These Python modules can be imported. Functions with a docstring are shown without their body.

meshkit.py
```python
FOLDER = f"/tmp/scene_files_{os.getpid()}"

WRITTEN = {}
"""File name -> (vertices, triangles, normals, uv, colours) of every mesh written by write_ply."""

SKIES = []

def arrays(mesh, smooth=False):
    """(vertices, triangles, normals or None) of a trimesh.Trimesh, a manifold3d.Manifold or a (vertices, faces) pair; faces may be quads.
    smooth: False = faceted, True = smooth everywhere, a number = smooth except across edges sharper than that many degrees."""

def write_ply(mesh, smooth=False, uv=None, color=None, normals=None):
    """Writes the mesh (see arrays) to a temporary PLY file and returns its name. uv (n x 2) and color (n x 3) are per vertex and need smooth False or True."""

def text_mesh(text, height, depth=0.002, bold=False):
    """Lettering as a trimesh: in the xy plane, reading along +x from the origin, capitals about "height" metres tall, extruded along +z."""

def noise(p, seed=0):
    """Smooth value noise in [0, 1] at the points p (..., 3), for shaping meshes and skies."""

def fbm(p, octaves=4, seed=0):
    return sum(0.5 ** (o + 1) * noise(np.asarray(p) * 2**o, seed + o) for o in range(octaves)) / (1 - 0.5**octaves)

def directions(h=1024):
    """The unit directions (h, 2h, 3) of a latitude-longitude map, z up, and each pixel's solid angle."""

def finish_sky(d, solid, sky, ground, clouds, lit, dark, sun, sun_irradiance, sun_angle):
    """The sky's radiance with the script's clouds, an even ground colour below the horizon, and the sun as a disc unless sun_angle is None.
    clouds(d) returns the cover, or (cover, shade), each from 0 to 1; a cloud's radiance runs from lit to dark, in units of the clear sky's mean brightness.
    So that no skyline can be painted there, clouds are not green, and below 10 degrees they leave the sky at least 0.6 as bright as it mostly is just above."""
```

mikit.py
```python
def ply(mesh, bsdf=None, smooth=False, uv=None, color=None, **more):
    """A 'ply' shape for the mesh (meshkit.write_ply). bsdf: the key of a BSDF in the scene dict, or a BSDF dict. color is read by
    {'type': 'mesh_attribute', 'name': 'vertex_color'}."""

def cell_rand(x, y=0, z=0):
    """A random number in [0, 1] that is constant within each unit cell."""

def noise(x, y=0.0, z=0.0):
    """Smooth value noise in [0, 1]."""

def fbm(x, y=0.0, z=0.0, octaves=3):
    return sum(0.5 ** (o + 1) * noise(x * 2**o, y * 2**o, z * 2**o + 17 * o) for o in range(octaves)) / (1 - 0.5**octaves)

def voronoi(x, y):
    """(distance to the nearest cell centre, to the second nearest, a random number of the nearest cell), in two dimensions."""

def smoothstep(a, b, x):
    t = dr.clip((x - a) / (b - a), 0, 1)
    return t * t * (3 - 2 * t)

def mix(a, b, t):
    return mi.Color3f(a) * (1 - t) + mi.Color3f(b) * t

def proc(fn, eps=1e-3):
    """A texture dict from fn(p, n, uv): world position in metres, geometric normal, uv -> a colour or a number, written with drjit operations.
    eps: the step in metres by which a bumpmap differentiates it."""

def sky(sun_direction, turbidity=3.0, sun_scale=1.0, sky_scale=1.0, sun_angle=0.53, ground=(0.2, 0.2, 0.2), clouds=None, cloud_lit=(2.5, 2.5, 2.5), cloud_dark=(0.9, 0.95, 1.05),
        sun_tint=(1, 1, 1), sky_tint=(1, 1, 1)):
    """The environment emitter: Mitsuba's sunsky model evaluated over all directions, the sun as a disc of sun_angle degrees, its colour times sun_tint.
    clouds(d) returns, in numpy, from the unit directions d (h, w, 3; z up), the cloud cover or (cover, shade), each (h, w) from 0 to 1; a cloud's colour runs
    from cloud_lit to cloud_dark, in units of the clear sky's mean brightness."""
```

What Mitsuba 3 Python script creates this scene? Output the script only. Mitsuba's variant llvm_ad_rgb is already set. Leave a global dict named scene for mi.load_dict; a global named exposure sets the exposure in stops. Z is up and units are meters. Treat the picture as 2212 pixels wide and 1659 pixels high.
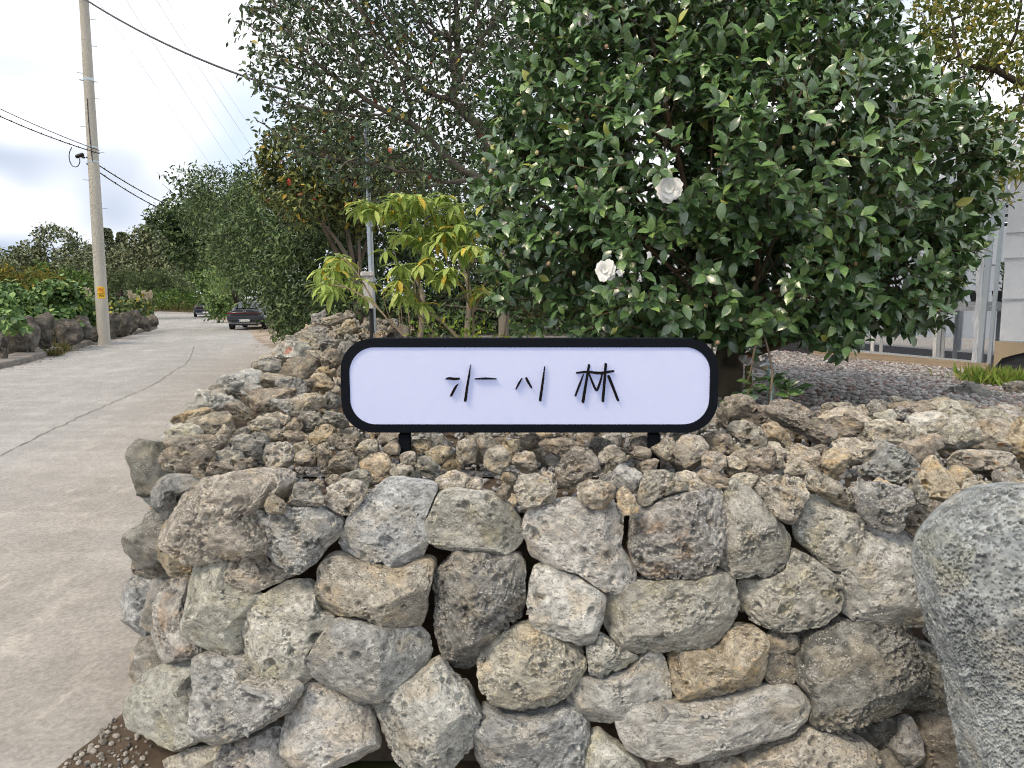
import math
import numpy as np, trimesh, mitsuba as mi, drjit as dr
import mikit, meshkit
from mikit import proc, noise, fbm, smoothstep, mix
from scipy.spatial import cKDTree
from scipy import sparse
from shapely.geometry import Polygon, LineString, Point, MultiPoint
from shapely.ops import unary_union

scene, labels = {}, {}
T = mi.ScalarTransform4f

# ------------------------------------------------------------------ camera, sky, exposure
EYE_Z, PITCH, F = 1.6, math.radians(6.4), 1658.0      # eye height, downward pitch, focal length for a 2212 x 1659 survey grid
CP, SP = math.cos(PITCH), math.sin(PITCH)
scene['camera'] = {'type': 'perspective', 'fov': math.degrees(2 * math.atan(1106 / F)), 'fov_axis': 'x', 'near_clip': 0.05, 'far_clip': 2000.0,
                   'to_world': T().look_at(origin=[0, 0, EYE_Z], target=[0, CP, EYE_Z - SP], up=[0, 0, 1])}


def sky_clouds(d):
    az = np.arctan2(d[..., 0], d[..., 1])
    el = np.arcsin(np.clip(d[..., 2], -1, 1))
    q = np.stack([az * 5.0, el * 9.5, az * 0 + 3.3], -1)
    n = 0.55 * meshkit.noise(q, 3) + 0.28 * meshkit.noise(q * 2.1, 5) + 0.17 * meshkit.noise(q * 4.3, 9)
    lowband = np.clip((0.30 - el) / 0.26, 0, 1)
    leftness = np.clip((-az - 0.30) / 0.30, 0, 1)
    shade = np.clip((n - 0.44) * 5.5, 0, 1) * (0.25 + 0.75 * lowband) * (0.35 + 0.65 * leftness)
    shade = np.clip(shade + 0.22 * np.clip((0.17 - el) / 0.12, 0, 1), 0, 1)
    m = meshkit.noise(q * 1.3 + 11.0, 21)
    cover = 1 - 0.85 * np.clip((m - 0.60) * 6, 0, 1) * (0.4 + 0.6 * leftness)
    return cover, shade


scene['sky'] = mikit.sky([-0.45, -0.50, 0.78], turbidity=3, sun_scale=0.30, sun_angle=16, clouds=sky_clouds, cloud_lit=(2.55, 2.6, 2.7), cloud_dark=(0.80, 1.02, 1.42), ground=(0.2, 0.19, 0.17))
exposure = 2.45


def ray(u, v):
    a, b = (u - 1106.0) / F, (829.5 - v) / F
    return np.array([a, CP + b * SP, b * CP - SP])


def at(u, v, y):
    d = ray(u, v)
    return np.array([0, 0, EYE_Z]) + d * (y / d[1])


def on(u, v, z=0.0):
    d = ray(u, v)
    return np.array([0, 0, EYE_Z]) + d * ((z - EYE_Z) / d[2])


# ------------------------------------------------------------------ helpers
def key_of(name):
    k, i = name, 0
    while k in scene or k in labels:
        i += 1
        k = f'{name}_{i:03d}'
    return k


_count = {}


def numbered(name):
    i = _count.get(name, -1) + 1
    _count[name] = i
    return name if i == 0 else f'{name}_{i:03d}'


def put(key, mesh, bsdf, smooth=False, color=None, **more):
    if color is not None:
        v = np.asarray(mesh[0])
        color = np.asarray(color, float)
        if color.ndim == 1:
            color = np.tile(color, (len(v), 1))
        if smooth not in (True, False):
            smooth = False
    scene[key] = mikit.ply(mesh, bsdf, smooth=smooth, color=color, **more)
    return key


def thing(name, label, category, group=None):
    k = numbered(name)
    labels[k] = {'label': label, 'category': category}
    if group:
        labels[k]['group'] = group
    return k


def part(parent, name, mesh, bsdf, smooth=False, color=None, **lab):
    k = numbered(f'{parent}__{name}')
    put(k, mesh, bsdf, smooth, color)
    if lab:
        labels[k] = lab
    return k


def unit(a):
    return a / np.maximum(np.linalg.norm(a, axis=-1, keepdims=True), 1e-12)


class MB:
    def __init__(self):
        self.v, self.f, self.c, self.n = [], [], [], 0

    def add(self, m, col=(0.5, 0.5, 0.5)):
        v, f = (m.vertices, m.faces) if hasattr(m, 'vertices') else m[:2]
        v, f = np.asarray(v, float), np.asarray(f, int)
        if f.shape[1] == 4:
            f = np.vstack([f[:, [0, 1, 2]], f[:, [0, 2, 3]]])
        c = np.asarray(m[2] if isinstance(m, tuple) and len(m) > 2 else col, float)
        if c.ndim == 1:
            c = np.tile(c, (len(v), 1))
        self.v.append(v); self.f.append(f + self.n); self.c.append(c); self.n += len(v)
        return self

    def mesh(self):
        return np.vstack(self.v), np.vstack(self.f)

    def col(self):
        return np.vstack(self.c)


def bx(c, s, rz=0.0, bevel=0.0):
    """box centred at c, sizes s, turned about z"""
    if bevel > 0:
        h = np.array(s) / 2 - bevel
        pts = []
        for sx in (-1, 1):
            for sy in (-1, 1):
                for sz in (-1, 1):
                    for k in range(3):
                        o = np.zeros(3); o[k] = bevel
                        pts.append((h + o) * [sx, sy, sz])
        m = trimesh.convex.convex_hull(np.array(pts))
    else:
        m = trimesh.creation.box(s)
    v = np.array(m.vertices)
    ca, sa = math.cos(rz), math.sin(rz)
    v = v @ np.array([[ca, sa, 0], [-sa, ca, 0], [0, 0, 1]]) + np.array(c)
    return v, np.array(m.faces)


def tube(p, r, sides=6, caps=True):
    p = np.asarray(p, float)
    r = np.broadcast_to(np.asarray(r, float), (len(p),))
    t = unit(np.gradient(p, axis=0))
    a = np.cross(t[0], [0, 0, 1.0] if abs(t[0][2]) < 0.9 else [1.0, 0, 0])
    A = []
    for i in range(len(p)):
        a = a - t[i] * (a @ t[i]); a = a / max(np.linalg.norm(a), 1e-9); A.append(a)
    A = np.array(A); B = np.cross(t, A)
    ang = np.arange(sides) * 2 * np.pi / sides
    v = p[:, None] + r[:, None, None] * (np.cos(ang)[None, :, None] * A[:, None] + np.sin(ang)[None, :, None] * B[:, None])
    i, j = np.meshgrid(np.arange(len(p) - 1), np.arange(sides), indexing='ij')
    q = np.stack([i * sides + j, i * sides + (j + 1) % sides, (i + 1) * sides + (j + 1) % sides, (i + 1) * sides + j], -1).reshape(-1, 4)
    v = v.reshape(-1, 3)
    f = np.vstack([q[:, [0, 1, 2]], q[:, [0, 2, 3]]])
    if caps:
        n = len(v); j = np.arange(sides)
        v = np.vstack([v, p[:1], p[-1:]])
        last = (len(p) - 1) * sides
        f = np.vstack([f, np.stack([(j + 1) % sides, j, np.full(sides, n)], 1), np.stack([last + j, last + (j + 1) % sides, np.full(sides, n + 1)], 1)])
    return v, f


def spline(p, n=4):
    p = np.asarray(p, float)
    if len(p) < 3:
        return p
    q = np.vstack([2 * p[0] - p[1], p, 2 * p[-1] - p[-2]])
    t = np.linspace(0, 1, n, endpoint=False)[:, None]
    out = []
    for i in range(len(p) - 1):
        a, b, c, d = q[i], q[i + 1], q[i + 2], q[i + 3]
        out.append(0.5 * (2 * b + (c - a) * t + (2 * a - 5 * b + 4 * c - d) * t ** 2 + (3 * b - a - 3 * c + d) * t ** 3))
    return np.vstack(out + [p[-1:]])


def vnormals(v, f):
    n = np.zeros_like(v)
    fn = np.cross(v[f[:, 1]] - v[f[:, 0]], v[f[:, 2]] - v[f[:, 0]])
    for k in range(3):
        for a in range(3):
            n[:, a] += np.bincount(f[:, k], fn[:, a], len(v))
    return unit(n)


def nfbm(p, seed=0, octaves=3):
    return sum(0.5 ** (o + 1) * meshkit.noise(p * 2.0 ** o + 7.3 * o, seed + o) for o in range(octaves)) / (1 - 0.5 ** octaves)


_ICO = {}


def ico(level):
    if level not in _ICO:
        m = trimesh.creation.icosphere(level)
        _ICO[level] = (np.array(m.vertices), np.array(m.faces))
    return _ICO[level]


def grid_sheet(xs, ys, zf):
    X, Y = np.meshgrid(xs, ys, indexing='ij')
    v = np.stack([X, Y, zf(X, Y)], -1).reshape(-1, 3)
    n, m = len(xs), len(ys)
    i, j = np.meshgrid(np.arange(n - 1), np.arange(m - 1), indexing='ij')
    a = i * m + j
    q = np.stack([a, a + m, a + m + 1, a + 1], -1).reshape(-1, 4)
    return v, np.vstack([q[:, [0, 1, 2]], q[:, [0, 2, 3]]])


# ------------------------------------------------------------------ materials
VC = {'type': 'mesh_attribute', 'name': 'vertex_color'}


def f_dark_grain(p, n, uv):
    a = noise(p.x * 310, p.y * 310, p.z * 310)
    b = noise(p.x * 120, p.y * 120, p.z * 120)
    return 0.62 * smoothstep(0.52, 0.80, a * 0.7 + b * 0.3)


def f_pale_grain(p, n, uv):
    a = noise(p.x * 260 + 40.0, p.y * 260, p.z * 260)
    b = fbm(p.x * 34, p.y * 34 + 9.0, p.z * 34, 2)
    return 0.75 * smoothstep(0.66, 0.80, a) * smoothstep(0.42, 0.60, b)


def f_stone_relief(p, n, uv):
    a = noise(p.x * 150, p.y * 150, p.z * 150)
    b = noise(p.x * 330, p.y * 330 + 5.0, p.z * 330)
    return a * 0.55 + b * 0.30 - 0.9 * smoothstep(0.34, 0.18, noise(p.x * 210, p.y * 210 + 3.0, p.z * 210 + 8.0))


scene['m_stone'] = {'type': 'twosided', 'bsdf': {'type': 'bumpmap', 'arbitrary': proc(f_stone_relief, eps=6e-4), 'scale': 0.0055, 'bsdf': {'type': 'blendbsdf', 'weight': proc(f_pale_grain), 'a': {'type': 'blendbsdf', 'weight': proc(f_dark_grain), 'a': {'type': 'diffuse', 'reflectance': VC}, 'b': {'type': 'diffuse', 'reflectance': {'type': 'rgb', 'value': [0.075, 0.072, 0.066]}}}, 'b': {'type': 'diffuse', 'reflectance': {'type': 'rgb', 'value': [0.60, 0.59, 0.56]}}}}}
scene['m_boulder'] = {'type': 'twosided', 'bsdf': {'type': 'bumpmap', 'arbitrary': proc(f_stone_relief, eps=6e-4), 'scale': 0.0020, 'bsdf': {'type': 'diffuse', 'reflectance': VC}}}
scene['m_plain_stone'] = {'type': 'twosided', 'bsdf': {'type': 'diffuse', 'reflectance': VC}}
scene['m_matte'] = {'type': 'twosided', 'bsdf': {'type': 'diffuse', 'reflectance': VC}}
scene['m_gloss_leaf'] = {'type': 'twosided', 'bsdf': {'type': 'principled', 'base_color': VC, 'roughness': 0.28, 'specular': 0.8, 'clearcoat': 0.7, 'clearcoat_gloss': 0.55}}
scene['m_leaf'] = {'type': 'principledthin', 'base_color': VC, 'roughness': 0.5, 'spec_trans': 0.0, 'diff_trans': 0.6, 'eta': 1.4}
scene['m_foliage'] = {'type': 'twosided', 'bsdf': {'type': 'principled', 'base_color': VC, 'roughness': 0.5, 'specular': 0.4}}


def rgb(*c):
    return {'type': 'rgb', 'value': list(c)}


def flat(name, c, rough=0.6, metallic=0.0, spec=0.4):
    scene[name] = {'type': 'twosided', 'bsdf': {'type': 'principled', 'base_color': rgb(*c), 'roughness': rough, 'metallic': metallic, 'specular': spec}}


flat('m_black_metal', (0.004, 0.006, 0.010), 0.7, 0.0, 0.12)
flat('m_black_letter', (0.006, 0.005, 0.005), 0.7, 0.0, 0.12)
flat('m_galvanised', (0.50, 0.55, 0.58), 0.38, 0.7)
flat('m_box_paint', (0.56, 0.55, 0.53), 0.5)
flat('m_white_paint', (0.70, 0.71, 0.70), 0.5)
flat('m_black_plastic', (0.02, 0.02, 0.022), 0.5)
flat('m_dark_skirt', (0.035, 0.036, 0.04), 0.8)
flat('m_tan_cloth', (0.34, 0.27, 0.18), 0.85)
flat('m_car_grey', (0.055, 0.062, 0.072), 0.25, 0.35)
flat('m_car_dark', (0.045, 0.055, 0.072), 0.22, 0.35)
flat('m_car_glass', (0.012, 0.014, 0.016), 0.06, 0.0, 0.7)
flat('m_tyre', (0.015, 0.015, 0.015), 0.85)
flat('m_rim', (0.35, 0.36, 0.38), 0.35, 0.8)
flat('m_tail_red', (0.23, 0.012, 0.014), 0.2)
flat('m_chrome', (0.62, 0.64, 0.66), 0.18, 0.9)
flat('m_tap_chrome', (0.66, 0.68, 0.69), 0.25, 0.35, 0.8)
flat('m_plate_white', (0.72, 0.73, 0.72), 0.45)
flat('m_plate_blue', (0.03, 0.08, 0.30), 0.45)
flat('m_yellow_plate', (0.72, 0.45, 0.03), 0.5)
flat('m_red_print', (0.62, 0.10, 0.02), 0.5)
flat('m_cable', (0.045, 0.045, 0.05), 0.6)
flat('m_orange', (0.62, 0.17, 0.05), 0.5)
flat('m_hose', (0.25, 0.36, 0.29), 0.4)
flat('m_hose_stripe', (0.75, 0.80, 0.80), 0.4)
flat('m_terracotta', (0.35, 0.16, 0.09), 0.8)
scene['m_petal'] = {'type': 'principledthin', 'base_color': VC, 'roughness': 0.6, 'spec_trans': 0.0, 'diff_trans': 0.4, 'eta': 1.3}
flat('m_rail_grey', (0.33, 0.35, 0.37), 0.5)
flat('m_pipe_wrap', (0.48, 0.43, 0.38), 0.7)
flat('m_pipe_moss', (0.09, 0.085, 0.03), 0.8)
flat('m_brass', (0.55, 0.46, 0.30), 0.35, 0.6)
scene['m_film'] = {'type': 'principledthin', 'base_color': rgb(0.80, 0.82, 0.84), 'roughness': 0.35, 'spec_trans': 0.0, 'diff_trans': 0.75, 'eta': 1.35}


def f_concrete(p, n, uv):
    a = fbm(p.x * 0.9, p.y * 0.5, p.z, 4)
    grain = noise(p.x * 60, p.y * 60, p.z * 60)
    mid = fbm(p.x * 7, p.y * 7, p.z * 7, 3)
    # the slab right of the long crack is an older, browner pour with soil ground into it
    side = p.x + 5.1 + (p.y - 7.7) * 0.235 + 0.7 * (a - 0.5) + 0.5 * (mid - 0.5)
    brown = smoothstep(-0.5, 1.6, side)
    streak = fbm((p.x + 0.24 * p.y) * 2.2, (p.y - 0.2 * p.x) * 0.55, 3.0, 4)   # bleached wheel tracks and washed laitance
    base = mix((0.365, 0.36, 0.348), (0.375, 0.352, 0.322), brown)
    base = mix(base, (0.45, 0.44, 0.425), smoothstep(0.50, 0.78, streak) * (0.55 - 0.35 * brown))
    wash = smoothstep(0.50, 0.66, fbm(p.x * 1.1, p.y * 4.2, 21.0, 4))
    base = mix(base, base * 1.12, wash)
    spots = smoothstep(0.62, 0.80, fbm(p.x * 13, p.y * 3.5, 9.0, 3))
    base = mix(base, (0.49, 0.46, 0.41), spots * 0.55)
    grit = noise(p.x * 150, p.y * 150, 2.0)
    return base * (0.82 + 0.20 * mid + 0.26 * (grain - 0.5) + 0.22 * (grit - 0.5))


def f_soil(p, n, uv):
    a = fbm(p.x * 1.4, p.y * 1.4, 0.0, 4)
    b = fbm(p.x * 22, p.y * 22, 0.0, 3)
    green = smoothstep(0.45, 0.62, a)
    c = mix((0.17, 0.125, 0.085), (0.085, 0.095, 0.04), green)
    return c * (0.6 + 0.8 * b)


def f_dirt(p, n, uv):
    a = fbm(p.x * 1.8, p.y * 0.9, 0.0, 4)
    b = fbm(p.x * 16, p.y * 16, 0.0, 3)
    return mix((0.30, 0.24, 0.185), (0.40, 0.345, 0.285), smoothstep(0.4, 0.6, a)) * (0.7 + 0.55 * b)


def f_bed(p, n, uv):
    b = fbm(p.x * 40, p.y * 40, p.z * 40, 3)
    return mix((0.075, 0.058, 0.045), (0.15, 0.12, 0.09), b)


def f_yard(p, n, uv):
    g = noise(p.x * 36, p.y * 36, 1.0)
    h = noise(p.x * 70, p.y * 70, 5.0)
    return mix((0.12, 0.112, 0.105), (0.36, 0.345, 0.33), g * 0.6 + h * 0.4)


def f_floor(p, n, uv):
    g = noise(p.x * 45, p.y * 45, 1.0)
    return mix((0.055, 0.056, 0.062), (0.15, 0.15, 0.16), g)


def f_pole(p, n, uv):
    a = fbm(p.x * 3, p.y * 3, p.z * 0.5, 3)
    b = fbm(p.x * 25, p.y * 25, p.z * 6, 3)
    return mix((0.37, 0.355, 0.31), (0.52, 0.50, 0.45), a * 0.6 + b * 0.4)


def f_kerb(p, n, uv):
    a = fbm(p.x * 5, p.y * 5, p.z * 5, 4)
    return mix((0.12, 0.11, 0.10), (0.34, 0.32, 0.29), a)


def f_wood(p, n, uv):
    a = fbm(p.x * 3 + p.y * 3, p.z * 60, 1.0, 3)
    return mix((0.22, 0.17, 0.12), (0.42, 0.34, 0.25), a)


for k, fn in (('concrete', f_concrete), ('soil', f_soil), ('dirt', f_dirt), ('bed', f_bed), ('yard', f_yard), ('floor', f_floor), ('pole', f_pole), ('kerb', f_kerb), ('wood', f_wood)):
    scene['m_' + k] = {'type': 'twosided', 'bsdf': {'type': 'diffuse', 'reflectance': proc(fn)}}
# ------------------------------------------------------------------ the setting
def structure(key, mesh, bsdf, label=None, smooth=False, kind='structure', color=None):
    put(key, mesh, bsdf, smooth, color)
    labels[key] = {'label': label, 'kind': kind} if label else {'kind': kind}


xs = np.concatenate([np.linspace(-900, -80, 12), np.linspace(-60, 60, 41), np.linspace(80, 900, 12)])
ys = np.concatenate([np.linspace(-300, -30, 6), np.linspace(-20, 120, 57), np.linspace(140, 1500, 14)])
structure('ground', grid_sheet(xs, ys, lambda X, Y: -0.03 + 0.25 * np.clip((Y - 90) / 60, 0, 1)), 'm_soil', 'brown soil with weeds beside the road')

# road edges in plan: the kerb side (left) and the wall side (right)
KERB = np.array([(-6.2, -12), (-8.0, -2), (-9.6, 7), on(0, 797)[:2], on(110, 768)[:2], on(222, 738)[:2], on(290, 722)[:2], on(334, 711)[:2], on(336, 703)[:2], on(305, 697)[:2], on(240, 694)[:2], on(150, 692)[:2]])
RIGHT = np.array([(2.6, -12), (2.2, -2), (0.6, 1.6), (-1.2, 2.3), (-1.7, 4), (-2.3, 7.4), (-2.9, 10.5), on(700, 755)[:2], on(640, 725)[:2], on(585, 700)[:2], on(520, 688)[:2], on(450, 678)[:2], on(330, 672)[:2], on(150, 670)[:2]])


def resample(p, n):
    q = spline(np.c_[p, np.zeros(len(p))], 8)[:, :2]
    s = np.r_[0, np.cumsum(np.linalg.norm(np.diff(q, axis=0), axis=1))]
    t = np.linspace(0, s[-1], n)
    return np.c_[np.interp(t, s, q[:, 0]), np.interp(t, s, q[:, 1])]


def ribbon(a, b, z, across=8):
    n = len(a)
    t = np.linspace(0, 1, across)
    p = a[:, None] * (1 - t)[None, :, None] + b[:, None] * t[None, :, None]
    v = np.concatenate([p, np.full((n, across, 1), z)], -1).reshape(-1, 3)
    i, j = np.meshgrid(np.arange(n - 1), np.arange(across - 1), indexing='ij')
    k = i * across + j
    q = np.stack([k, k + 1, k + across + 1, k + across], -1).reshape(-1, 4)
    return v, np.vstack([q[:, [0, 1, 2]], q[:, [0, 2, 3]]])


kl, rl = resample(KERB, 90), resample(RIGHT, 90)
structure('road', ribbon(kl, rl, 0.0, 12), 'm_concrete', 'pale worn concrete road curving left past the wall')
# dirt shoulder where the cars stand, right of the concrete
sh = np.array([on(660, 778)[:2], on(600, 756)[:2], on(558, 737)[:2], on(540, 716)[:2], on(520, 703)[:2], on(475, 691)[:2], on(440, 684)[:2]])
structure('dirt_shoulder', ribbon(resample(sh, 40), resample(sh + [8.0, 1.0], 40), 0.006), 'm_dirt', 'brown dirt verge under the trees where cars park')

# the long crack: an open, crumbled joint
rng = np.random.default_rng(5)
ck = np.array([on(-60, 1010)[:2], on(0, 985)[:2], on(95, 938)[:2], on(190, 893)[:2], on(290, 850)[:2], on(330, 832)[:2], on(378, 800)[:2], on(402, 785)[:2], on(415, 762)[:2], on(418, 748)[:2]])
cl = resample(ck, 150)
w = 0.003 + 0.010 * rng.random(150)
cl = cl + np.c_[rng.normal(0, 0.012, 150), rng.normal(0, 0.012, 150)]
nrm = np.c_[-np.gradient(cl[:, 1]), np.gradient(cl[:, 0])]
nrm = unit(nrm)
structure('road_crack', ribbon(cl - nrm * w[:, None], cl + nrm * w[:, None], 0.004, 2), 'm_kerb', 'long jagged crack running along the concrete road')

# bare earth in the angle between road and wall foot
ed = np.array([on(270, 1540)[:2], on(215, 1590)[:2], on(150, 1640)[:2], on(100, 1690)[:2], on(20, 1800)[:2]])
structure('wall_foot_soil', ribbon(resample(ed, 20), resample(ed + [0.9, 0.15], 20), 0.008), 'm_bed', 'dark earth between the road and the wall foot')
# kerb of poured concrete lengths on the field side
nk = 22
kp = resample(KERB[:9], nk * 4 + 1)
for i in range(nk):
    seg = kp[i * 4:i * 4 + 5].copy()
    if seg[-1, 1] < 5:
        continue
    t = unit(np.gradient(seg, axis=0))
    seg[0] += t[0] * 0.012; seg[-1] -= t[-1] * 0.012
    nn = np.c_[-t[:, 1], t[:, 0]]
    h = 0.14 + 0.02 * rng.random()
    prof = [(-0.02, -0.05), (0.0, h - 0.02), (0.025, h), (0.62, h + 0.01), (0.64, -0.05)]
    v = np.concatenate([np.c_[seg + nn * o, np.full(5, z)] for o, z in prof])
    f = []
    for a in range(4):
        for b in range(4):
            k = a * 5 + b
            f += [[k, k + 1, k + 6], [k, k + 6, k + 5]]
    f += [[0, 5, 10], [0, 10, 15], [0, 15, 20], [4, 14, 9], [4, 19, 14], [4, 24, 19]]
    k = numbered('kerb__kerb_length')
    put(k, (v, np.array(f)), 'm_kerb')
labels['kerb'] = {'label': 'low grey concrete kerb below the dark boulders', 'kind': 'structure'}


# raised yard behind the wall
def yard_z(x, y):
    return np.clip(0.81 - 0.0643 * (np.asarray(x, float) - 4.3), 0.45, 0.95)


xs, ys = np.linspace(-2.2, 16, 40), np.linspace(2.75, 40, 60)
v, f = grid_sheet(xs, ys, lambda X, Y: yard_z(X, Y))
left_lim = np.interp(v[:, 1], [2.7, 5, 8, 11, 12.5, 40], [-1.0, -1.5, -2.0, -2.3, -2.0, -1.6])
v[:, 0] = np.maximum(v[:, 0], left_lim)
structure('gravel_yard', (v, f), 'm_yard', 'raised yard of reddish grey gravel behind the wall')
rng = np.random.default_rng(77)
NP = 17000
px_, py_ = rng.uniform(0.9, 7.0, NP), 3.75 + 7.6 * rng.random(NP) ** 1.5
pb_v, pb_f = ico(0)
s = rng.uniform(0.009, 0.021, NP)
ang = rng.uniform(0, 6.28, NP)
sc = np.c_[s * rng.uniform(0.8, 1.6, NP), s, s * rng.uniform(0.5, 0.9, NP)]
base = pb_v[None] * sc[:, None]
ca, sa = np.cos(ang)[:, None], np.sin(ang)[:, None]
base = np.stack([base[..., 0] * ca - base[..., 1] * sa, base[..., 0] * sa + base[..., 1] * ca, base[..., 2]], -1)
base += np.c_[px_, py_, yard_z(px_, py_) + s * 0.35][:, None]
tone = rng.random((NP, 1))
red = (rng.random((NP, 1)) < 0.25)
pc = np.where(red, [[0.27, 0.205, 0.185]], [[0.345, 0.33, 0.32]]) * (0.5 + 0.9 * tone)
structure('gravel', (base.reshape(-1, 3), (pb_f[None] + np.arange(NP)[:, None, None] * len(pb_v)).reshape(-1, 3)), 'm_plain_stone', 'loose reddish grey lava gravel of the yard', kind='stuff', color=np.repeat(pc, len(pb_v), 0))
# ------------------------------------------------------------------ stones
PAL = {
    'grey': ((0.23, 0.23, 0.228), (0.42, 0.418, 0.41), (0.38, 0.345, 0.29)),
    'pale': ((0.34, 0.337, 0.322), (0.53, 0.525, 0.505), (0.44, 0.39, 0.315)),
    'tan': ((0.27, 0.25, 0.22), (0.44, 0.41, 0.36), (0.42, 0.345, 0.245)),
    'lichen': ((0.285, 0.28, 0.25), (0.48, 0.47, 0.43), (0.36, 0.335, 0.24)),
    'dark': ((0.14, 0.14, 0.132), (0.30, 0.297, 0.282), (0.36, 0.325, 0.265)),
    'brown': ((0.17, 0.152, 0.132), (0.32, 0.29, 0.25), (0.37, 0.305, 0.225)),
    'ochre': ((0.28, 0.24, 0.18), (0.46, 0.405, 0.315), (0.48, 0.355, 0.20)),
    'rust': ((0.24, 0.233, 0.222), (0.43, 0.418, 0.395), (0.34, 0.255, 0.18)),
    'blue': ((0.22, 0.228, 0.237), (0.44, 0.447, 0.452), (0.38, 0.355, 0.315)),
    'basalt': ((0.055, 0.053, 0.052), (0.16, 0.152, 0.145), (0.24, 0.215, 0.19)),
}


def rock_skin(p, pal, seed, R, speckle=1.0):
    """base colours of a stone's minerals, crusts and lichens at the points p (metres); R its radius"""
    a, b, c = (np.array(x) for x in PAL[pal])
    s = 1.0 / R
    n1 = nfbm(p * s * 1.3 + seed * 3.7, seed, 3)[:, None]
    n2 = nfbm(p * s * 2.1 + seed * 1.9 + 50, seed + 31, 3)[:, None]
    n3 = nfbm(p * 55 + seed, seed + 77, 3)[:, None]
    n4 = meshkit.noise(p * 190 + seed, seed + 5)[:, None]
    st = lambda lo, hi, x: np.clip((x - lo) / (hi - lo), 0, 1)
    col = a + (b - a) * st(0.34, 0.62, n1 * 0.55 + n3 * 0.45)
    col = col + (c - col) * st(0.53, 0.66, n2 * 0.75 + n3 * 0.25) * 0.70
    rt = np.random.default_rng(seed)
    tint = (1 + 0.025 * (rt.random(3) - 0.5)) * rt.uniform(0.86, 1.14)
    col = col * np.array([1.02, 1.035, 1.015]) * tint * (1 + speckle * (0.75 * (n3 - 0.5) + 0.25 * (n4 - 0.5)))
    return np.clip(col, 0.02, 0.75)


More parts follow.
